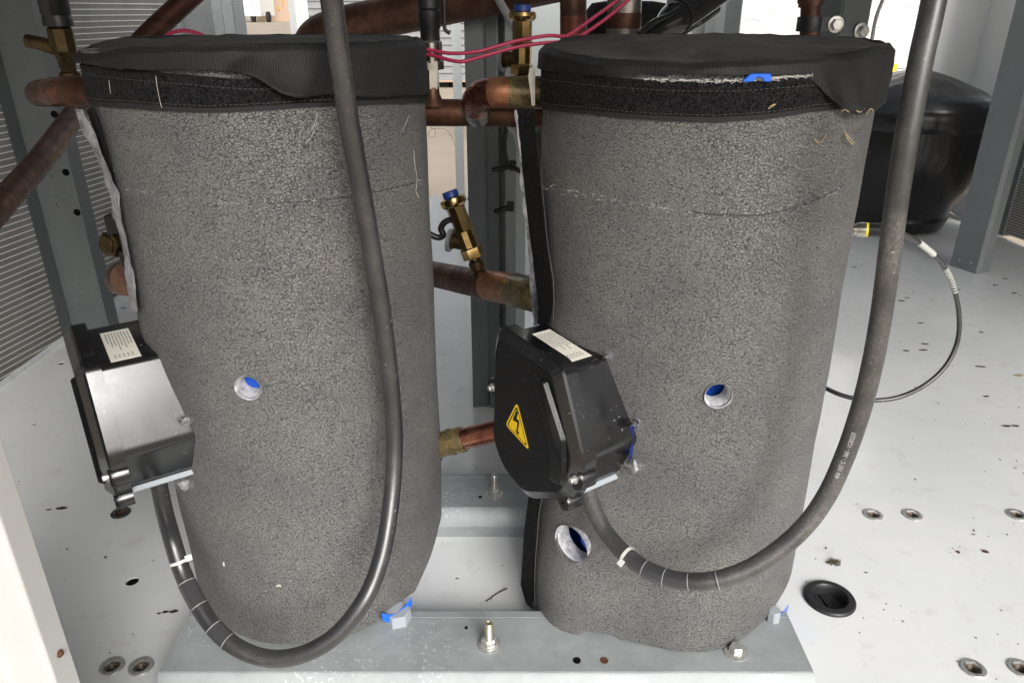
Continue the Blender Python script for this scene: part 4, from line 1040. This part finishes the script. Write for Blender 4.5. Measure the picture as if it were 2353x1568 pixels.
# brass plug and copper end on the left side of the left compressor
c = atY(266,560,.84); t = thing('brass_plug', c, 'brass hexagon plug at the left edge of the left compressor', 'plug')
mb = MB(); mb.lathe([(.0150,0),(.0160,.002),(.0160,.010),(.0120,.012)], c, Vector((-.45,-1,.2)), 6); mb.lathe([(.0115,.010),(.0115,.0135),(.0100,.0145)], c, Vector((-.45,-1,.2)), 24); mb.build('head', 'brass_dark', t, smooth=20)
mb = MB(); mb.tube([c+Vector((.005,.01,0)), c+Vector((.06,.04,0))], .011, 16); mb.build('shank', 'brass_dark', t)
pipe('copper_stub', [(298,640,.86),(290,640,.88),(282,641,.92)], .0215, 'copper_brown', 'round copper pipe end behind the left compressor seam')
mb = MB(); c = atY(266,512,.83); mb.obox(c, X, Y, Z, .008, .01, .011); mb.obox(atY(289,592,.83), X, Y, Z, .004, .008, .010)
tag(mb.build('black_clip', 'black_plastic', org=c, bevel=.002), 'small black clips behind the left compressor seam', 'clip')

# pressure transmitter --------------------------------------------------------
c = atY(994,232,.945); t = thing('pressure_sensor', c, 'steel pressure transmitter with black plug on the header pipe', 'sensor')
mb = MB(); mb.lathe([(.016,-.006),(.012,.001),(.009,.008),(.0082,.016)], c, seg=24); mb.build('boss', 'copper_brown', t)
mb = MB(); mb.lathe([(.0090,.014),(.0090,.036),(.0070,.037)], c, seg=6, ph=.3); mb.lathe([(.0150,.036),(.0150,.046)], c, seg=6, ph=.1); mb.lathe([(.0135,.044),(.0137,.066),(.0125,.068)], c, seg=28); mb.build('body', 'nickel', t, smooth=20)
mb = MB(); mb.lathe([(.0115,.066),(.0115,.080),(.0125,.082),(.0128,.100),(.0118,.1015),(.0130,.103),(.0132,.118),(.0115,.121),(.0085,.121)], c, seg=28); mb.build('plug', 'black_plastic', t, smooth=30)
mb = MB(); mb.tube(spline([c+Vector((.0125,-.004,.116)), c+Vector((.0175,-.004,.112)), c+Vector((.0175,-.004,.090)), c+Vector((.0185,-.004,.080)), c+Vector((.024,-.004,.076))], 5), .0022, 8); mb.build('latch', 'black_plastic', t)
mb = MB(); mb.tube(spline([c+Z*.118, c+Vector((-.001,0,.135)), c+Vector((.004,0,.160)), c+Vector((.010,0,.20))], 6), .0055, 14); mb.build('lead', 'black_plastic', t)
mb = MB(); mb.tube([c+Vector((-.004,-.004,.117)), c+Vector((-.004,-.004,.128))], .0024, 8); mb.build('core', 'print_white', t); mb = MB(); mb.tube([c+Vector((.003,-.005,.117)), c+Vector((.003,-.005,.127))], .0024, 8); mb.build('core', 'red_wire', t)

# pink wires --------------------------------------------------------------------
W1 = [(930,108,.93),(991,116,.925),(1038,123,.92),(1101,118,.92),(1181,96,.93),(1253,83,.94),(1291,84,.95),(1307,80,.95),(1345,54,.95),(1390,22,.95),(1422,-2,.95),(1470,-40,.95)]
W2 = [(930,116,.93),(990,127,.92),(1054,142,.905),(1101,132,.91),(1181,110,.92),(1245,100,.93),(1294,96,.94),(1333,83,.94),(1390,45,.94),(1444,0,.94),(1490,-40,.94)]
for W, l in ((W1, 'upper of two pink wires running from the sensor to the upper right'), (W2, 'lower of two pink wires running from the sensor to the upper right')):
    P = [atY(*p) for p in W]; mb = MB(); mb.tube(spline(P, 10), .0021, 12); tag(mb.build('pink_wire', 'red_wire', org=P[1]), l, 'wire', 'pink wires')
P = [atY(u, v, 1.12) for u, v in ((360,110),(380,86),(396,75),(424,71),(450,76),(480,90),(500,112))]; mb = MB(); mb.tube(spline(P, 8), .0028, 10)
tag(mb.build('pink_wire', 'red_wire', org=P[0]), 'dark pink wire arching behind the left compressor lid', 'wire')
# black hoses and grey cable behind the right lid
P = [atY(*p) for p in ((1470,95,1.02),(1520,62,1.05),(1585,20,1.10),(1660,-32,1.15))]
t = thing('insulated_hose', P[0], 'glossy black insulated hose tied behind the right compressor lid', 'hose')
path = spline(P, 10); mb = MB(); mb.tube(path, [.010+.011*sm((i-8)/7) for i in range(len(path))], 24); mb.build('hose', 'black_hose', t)
mb = MB(); mb.tube([path[16]-(path[17]-path[15]).normalized()*.002, path[16]+(path[17]-path[15]).normalized()*.002], .0222, 24); mb.build('cable_tie', 'black_plastic', t)
q = path[16]+Vector((-.014,-.010,.016)); mb = MB(); mb.obox(q, X, Y, Z, .004, .003, .005); mb.tube([q, q+Vector((-.004,-.002,.012))], .0016, 6); mb.build('tie_head', 'black_plastic', t)
for k, (P, r, l) in enumerate((([(1468,78,1.0),(1500,52,1.02),(1535,36,1.04),(1560,20,1.06)], .0035, 'thin black cable above the tied hose'), ([(1530,90,1.06),(1575,60,1.10),(1600,48,1.14),(1640,20,1.2)], .010, 'second black hose below the tied hose'))):
    P = [atY(*p) for p in P]; mb = MB(); mb.tube(spline(P, 8), r, 14); tag(mb.build('black_hose', 'black_hose', org=P[0]), l, 'hose')
for P, r, l in (([(1590,75,1.5),(1610,50,1.5),(1640,20,1.5),(1665,-10,1.5)], .0045, 'pale grey cable crossing in front of the rear folded post'), ([(1140,-10,1.15),(1160,25,1.12),(1180,60,1.10),(1192,100,1.09),(1196,140,1.09)], .0055, 'pale grey cable passing behind the upright relief valve'),
                ([(2030,-5,1.45),(2016,30,1.45),(2008,60,1.45),(2000,110,1.45)], .0032, 'thin grey cable hanging right of the dark rear post')):
    P = [atY(*p) for p in P]; mb = MB(); mb.tube(spline(P, 8), r, 12); tag(mb.build('grey_cable', 'grey_cable', org=P[0]), l, 'cable')
# black ties and lead on the middle posts
for (a, b), l in ((((1133,390,1.30),(1178,380,1.28)), 'black cable tie round the pale middle post, upper'), (((1136,486,1.30),(1172,474,1.30)), 'black cable tie round the pale middle post, lower')):
    a, b = atY(*a), atY(*b); mb = MB(); mb.tube([a, a.lerp(b, .5)+Vector((0,-.004,0)), b], .0042, 10); mb.obox(b, X, Y, Z, .006, .006, .008); tag(mb.build('cable_tie', 'black_plastic', org=a), l, 'cable tie', 'black cable ties')
P = [atY(*p) for p in ((1164,290,1.22),(1158,330,1.22),(1163,370,1.22),(1178,384,1.22),(1205,398,1.18))]; mb = MB(); mb.tube(spline(P, 8), .0042, 10); tag(mb.build('black_lead', 'black_plastic', org=P[0]), 'black lead hooked behind the pale middle post', 'cable')
P = [atY(*p) for p in ((1172,292,1.10),(1186,305,1.08),(1192,330,1.05),(1200,360,1.02))]; mb = MB(); mb.tube(spline(P, 8), .0050, 12); tag(mb.build('white_lead', 'white_plastic', org=P[0]), 'dirty white lead under the header behind the velcro strip', 'cable')

# ================================================================== power cables
CR = .0088
def power_cable(pts, r, matn, label, group='thick black power cables'):
    P = [atY(*p) for p in pts]; path = spline(P, 10); t = thing('power_cable', P[0], label, 'cable', group)
    mb = MB(); mb.tube(path, r, 28); mb.build('sheath', matn, t); return t, path
def near(path, u, v):
    best, bi = 1e9, 0
    for i, p in enumerate(path):
        q = p-CAMP; z = q.dot(Vector((0,cP,-sP))); a = 1176+FPX*q.x/z; b = 784-FPX*q.dot(Vector((0,sP,cP)))/z
        d_ = (a-u)**2+(b-v)**2
        if d_ < best: best, bi = d_, i
    return bi
LP = [(357,1078,.692),(364,1108,.684),(377,1170,.660),(396,1240,.630),(418,1310,.615),(450,1378,.595),(497,1446,.575),(555,1492,.56),(625,1512,.552),(700,1500,.55),(775,1455,.558),(838,1375,.575),(873,1290,.60),(892,1200,.625),(903,1100,.648),(906,1000,.662),(900,900,.668),(889,800,.668),(875,700,.666),(858,600,.662),(838,480,.658),(818,370,.652),(800,270,.645),(786,180,.638),(773,90,.632),(763,10,.628),(752,-80,.62)]
lt, lpath = power_cable(LP, CR, 'cable', 'thick black power cable looping under the left compressor')
RP = [(1338,1085,.682),(1350,1125,.668),(1368,1178,.648),(1395,1226,.630),(1435,1270,.610),(1487,1308,.590),(1545,1330,.575),(1600,1335,.566),(1660,1328,.562),(1725,1303,.562),(1795,1257,.565),(1855,1200,.570),(1900,1135,.574),(1935,1060,.577),(1963,985,.579),(1987,905,.580),(2007,820,.580),(2023,730,.580),(2036,640,.580),(2049,540,.579),(2063,440,.578),(2079,335,.578),(2097,235,.580),(2117,130,.584),(2137,40,.59),(2155,-50,.595)]
rt_, rpath = power_cable(RP, CR, 'cable_dusty', 'thick dusty black power cable looping across the right compressor')
def wrap(t, path, i0, i1, lines):
    mb = MB(); mb.tube(path[i0:i1+1], CR+.0003, 28, caps=False); w = mb.build('tape_wrap', 'clear_tape', t)
    for i in lines:
        d_ = (path[min(i+1,len(path)-1)]-path[i-1]).normalized(); mb = MB(); mb.tube([path[i]-d_*.00045, path[i]+d_*.00045], CR+.0006, 28, caps=False); mb.build('tape_end', 'tape_line', w)
a, b, c, d_ = [near(lpath, *p) for p in ((428,1335),(457,1388),(492,1436),(528,1470))]; wrap(lt, lpath, a, b, (a, b)); wrap(lt, lpath, c, d_, (c, d_))
a, b, c = [near(rpath, *p) for p in ((1480,1303),(1530,1326),(1585,1335))]; wrap(rt_, rpath, a, c, (a, b, c)); i = near(rpath, 1650, 1328); wrap(rt_, rpath, i-1, i, (i,))
def tie(t, path, i, hd, m_='white_plastic'):
    d_ = (path[i+1]-path[i-1]).normalized(); cv = (CAMP-path[i]).normalized(); side = d_.cross(cv).normalized()
    mb = MB(); mb.tube([path[i]-d_*.0016, path[i]+d_*.0016], CR+.0009, 28); k = mb.build('cable_tie', m_, t)
    mb = MB(); q = path[i] + side*(hd*(CR+.001)) + cv*.004; mb.obox(q, side, d_, cv, .0035, .0033, .0028); mb.build('tie_head', m_, k, bevel=.0006)
tie(lt, lpath, near(lpath, 412, 1290), -1); tie(rt_, rpath, near(rpath, 1438, 1272), 1)
# print on the right cable
cu = bpy.data.curves.new('txt', 'FONT'); cu.body = '406 105\u00b0C - 360 - 1C00259'; cu.size = 1.0; cu.resolution_u = 2
to = bpy.data.objects.new('txt', cu); COL.objects.link(to); bpy.context.view_layer.update()
tm = bpy.data.meshes.new_from_object(to.evaluated_get(bpy.context.evaluated_depsgraph_get())); bpy.data.objects.remove(to)
wmax = max(v.co.x for v in tm.vertices); i0, i1 = near(rpath, 1922, 1092), near(rpath, 1972, 990)
# finer arc between the two ends
seg_ = rpath[i0-2:i1+4]; lens = [0]
for a, b in zip(seg_, seg_[1:]): lens.append(lens[-1]+(b-a).length)
sa, sb = lens[2], lens[2+i1-i0]
def on(s_):
    for k in range(len(lens)-1):
        if s_ <= lens[k+1]: return seg_[k].lerp(seg_[k+1], (s_-lens[k])/(lens[k+1]-lens[k])), (seg_[k+1]-seg_[k]).normalized()
    return seg_[-1], (seg_[-1]-seg_[-2]).normalized()
sc = (sb-sa)/wmax; vs_ = []
for v in tm.vertices:
    p, d_ = on(sa + v.co.x*sc); cv = (CAMP-p); cv = (cv - d_*cv.dot(d_)).normalized(); side = cv.cross(d_).normalized()
    aa = (v.co.y-.35)*sc*1.25/CR - .05; vs_.append(p + (cv*math.cos(aa) + side*math.sin(aa))*(CR+.00025))
mb = MB(); mb.add(vs_, [tuple(p.vertices) for p in tm.polygons]); mb.build('cable_print', 'print_white', rt_, smooth=0, fixn=False)
bpy.data.meshes.remove(tm)

# ================================================================== sensor lead on the right
c0, c1 = atY(1950,527,.812), atY(2032,529,.800); ax = (c1-c0).normalized(); L = (c1-c0).length
P = [c1-ax*.004] + [atY(*p) for p in ((2055,533,.80),(2090,545,.81),(2130,572,.83),(2163,605,.85),(2187,650,.865),(2202,715,.875),(2200,780,.875),(2175,836,.868),(2130,880,.86),(2070,910,.85),(2010,919,.85),(1950,912,.86),(1900,893,.88),(1850,862,.92))]
t = thing('sensor_lead', c0, 'thin black sensor lead with yellow ringed plug looping right of compressor', 'cable'); path = spline(P, 10)
mb = MB(); mb.tube(path, .0030, 16); mb.build('lead', 'cable', t)
mb = MB(); mb.lathe([(.0075,-.01),(.0075,.004),(.0062,.005),(.0062,.008)], c0, ax, 24); mb.lathe([(.0078,.008),(.0080,.010),(.0080,.0175),(.0074,.018)], c0, ax, 24); k = mb.build('connector', 'nickel', t, smooth=30)
mb = MB(); mb.lathe([(.0081,.0172),(.0081,.0195)], c0, ax, 24); mb.build('yellow_ring', 'yellow_ring', k)
mb = MB(); mb.lathe([(.0074,.019),(.0077,.021),(.0072,.024),(.0077,.026),(.0072,.029),(.0076,.031),(.0066,.036),(.0064,L-.004),(.0050,L)], c0, ax, 20); mb.build('plug', 'black_plastic', k, smooth=30)
i0, i1 = near(path, 2110, 557), near(path, 2145, 586); mb = MB(); mb.tube(path[i0:i1+1], .0036, 16); mb.build('label_sleeve', 'white_plastic', t)
i0, i1 = near(path, 2170, 615), near(path, 2194, 668)
for i in range(i0, i1+1):
    a = path[i]; d_ = (path[i+1]-path[i-1]).normalized(); mb = MB(); mb.tube([a-d_*.0010, a+d_*.0012], .0035, 14); mb.build('marker_ring', 'white_plastic', t)

# ================================================================== lint, straw and fibres on the jackets
def fibre(par, pix, C, R, r, matn, name='fibre', lift=.001):
    P = [cylpt(u, v, C, R, lift + (.002 if i % 2 else 0)) for i, (u, v) in enumerate(pix)]; mb = MB(); mb.tube(spline(P, 5), r, 5); mb.build(name, matn, par)
for pix in ([(715,300),(722,285),(728,268),(726,255)], [(722,290),(732,283)], [(700,330),(712,318),(722,300)]): fibre(LT, pix, lc2, .163, .0002, 'lint')
for pix in ([(950,345),(953,380),(958,410),(955,440)], [(955,440),(962,455)], [(535,465),(548,468)], [(940,265),(925,300)]): fibre(LT, pix, lc2, .163, .0002, 'lint')
fibre(LT, [(635,1345),(640,1343),(645,1345)], lc2, .163, .0011, 'lint'); fibre(LT, [(615,1555//1),(617,1550)], lc2, .163, .0005, 'lint')
fibre(LT, [(513,1290),(515,1300)], lc2, .163, .0008, 'lint')
fibre(RT, [(1765,250),(1772,244),(1780,240)], rc2, .1690, .0008, 'straw', lift=.006)
for pix in ([(1870,318),(1880,328),(1893,318),(1896,308)], [(1940,302),(1948,320),(1958,332)], [(1945,308),(1953,318),(1962,330)]): fibre(RT, pix, rc2, .1690, .0005, 'straw')
for pix in ([(1932,258),(1940,252),(1950,258)], [(1965,252),(1975,258),(1985,250)], [(1990,262),(2000,250),(2006,256)]): fibre(RT, pix, rc2, .1690, .0005, 'straw', lift=.010)
for pix in ([(250,185),(252,200),(254,215)], [(358,175),(360,195),(368,235),(372,248)]): fibre(LT, pix, lc2, .163, .0002, 'lint', lift=.006)
mb = MB()
P = [atY(u, v, .93) for u, v in ((988,292),(1000,300),(996,315),(985,312),(990,298),(1020,296),(1035,310),(1045,335))]; mb.tube(spline(P, 6), .00035, 4); mb.build('hair', 'straw', LT)
def dust(par, C, R, rng, n, matn='lint'):
    th0 = math.atan2(-C[1], -C[0]); mb = MB()
    for k in range(n):
        f = random.uniform(*rng[0]); z = random.uniform(*rng[1]); r = R + .0006
        p = Vector((C[0]+math.cos(th0+f)*r, C[1]+math.sin(th0+f)*r, z)); a = random.random()*6.28; s_ = random.uniform(.0006,.0022)
        e = Vector((math.cos(th0+f+1.57), math.sin(th0+f+1.57), 0)); q = p + (e*math.cos(a)+Z*math.sin(a))*s_
        mb.tube([p, p.lerp(q,.5)+Vector((0,-.0004,.0003)), q], .00018, 3)
    mb.build('dust_fluff', matn, par, kind='stuff')
dust(LT, LC, .1635, ((-1.3,1.3),(.08,.69)), 130); dust(RT, RC, .1695, ((-1.3,1.3),(.08,.68)), 130)

# ================================================================== yard beyond the unit
def far_ground(u, v): return atZ(u, v, -.36)
# corrugated container
p0 = far_ground(1060,203); Yc = p0.y
xa, xb = atY(690,100,Yc).x, atY(1330,100,Yc).x
t = thing('corrugated_container', ((xa+xb)/2, Yc+1, -.36), 'pale ribbed container standing in the yard behind the thick pipe', 'container')
mb = MB(); z = -.24; rows = []
while z < 2.4:
    rows += [[(xa, Yc, z), (xb, Yc, z)], [(xa, Yc, z+.045), (xb, Yc, z+.045)], [(xa, Yc+.03, z+.06), (xb, Yc+.03, z+.06)], [(xa, Yc+.03, z+.085), (xb, Yc+.03, z+.085)]]; z += .10
mb.grid(rows); mb.box((xa, Yc+.04, -.24), (xb, Yc+2.2, 2.4)); mb.build('wall', 'container', t, smooth=0)
mb = MB(); mb.box((xa-.02, Yc-.02, -.27), (xb+.02, Yc+2.2, -.242)); mb.build('sill', 'far_tan', t, smooth=0)
for x in (xa+.3, xb-.5, (xa+xb)/2): 
    mb = MB(); mb.box((x-.1, Yc+.15, -.36), (x+.1, Yc+.5, -.272)); mb.build('block', 'tyre', t, smooth=0)
# film wrapped stack
Yw = 4.6; t = thing('wrapped_stack', (2.4, Yw+.5, -.36), 'tall stack wrapped in creased white film with yellow tag behind right compressor', 'stack')
xa, xb = atY(1690,60,Yw).x, atY(2230,60,Yw).x; mb = MB(); rows = []
zb = atY(2060,157,Yw).z
for i in range(31):
    rows.append([Vector((xa+(xb-xa)*j/40, Yw + .012*nz((j*.35, i*.2, 0), 1.3, 2) + .004*math.sin(j*.3+i*.8), zb + (2.1-zb)*i/30)) for j in range(41)])
mb.grid(rows); mb.box((xa, Yw+.08, zb), (xb, Yw+1.2, 2.1)); mb.build('film', 'film', t)
mb = MB(); mb.box((xa-.02, Yw-.04, zb-.09), (xb+.02, Yw+1.2, zb-.004)); mb.build('tray', 'far_white', t, smooth=0)
mb = MB(); mb.box((xa+.05, Yw+.02, -.36), (xb-.05, Yw+1.1, zb-.094)); mb.build('pallet', 'far_grey', t, smooth=0)
q = atY(2050,158,Yw-.045); mb = MB(); mb.box((q.x-.024, Yw-.048, q.z-.03), (q.x+.024, Yw-.043, q.z+.024)); mb.build('tag', 'yellow', t, smooth=0)
# far lorry and trailer
p = far_ground(590,52); Yt = p.y
def fx(u, v): q = atY(u, v, Yt); return q.x, q.z
t = thing('parked_lorry', p, 'distant white lorry rear seen past the grey rear post', 'lorry')
(x0_, _), (x1_, _) = fx(553,20), fx(597,20); zb = fx(575,38)[1]; zt = fx(575,-60)[1]
mb = MB(); mb.box((x0_, Yt, zb), (x1_, Yt+5, zt)); mb.build('body', 'far_white', t, smooth=0, bevel=.05)
for u in (567,580,591):
    a = fx(u, 16); mb = MB(); mb.box((a[0]-.04, Yt-.03, a[1]-.22), (a[0]+.04, Yt-.005, a[1]+.22)); mb.build('vent', 'far_grey', t, smooth=0)
for u in (575,610):
    a = fx(u, 43); mb = MB(); mb.lathe([(.42,0),(.5,.03),(.5,.3),(.42,.33)], Vector((a[0], Yt+.5, -.36+.5)), X, 24); mb.build('wheel', 'tyre', t)
t = thing('tan_shed', fx(640,40) and (fx(640,40)[0], Yt+8, -.36), 'distant tan wall with orange posts behind the lorry', 'shed')
def fx2(u, v): q = atY(u, v, Yt+8); return q.x, q.z
(x0_, z0_), (x1_, _) = fx2(590,36), fx2(676,36); mb = MB(); mb.box((x0_, Yt+8, -.36), (x1_, Yt+12, 6)); mb.build('wall', 'far_tan', t, smooth=0)
for u, v0, v1 in ((650,-10,17),(620,20,26),(640,16,24)):
    a, b = fx2(u-2, v0), fx2(u+3, v1); mb = MB(); mb.box((a[0], Yt+7.9, b[1]), (b[0], Yt+7.99, a[1])); mb.build('orange_post', 'far_orange', t, smooth=0)

for o in bpy.data.objects:
    if '_o' in o.keys(): del o['_o']
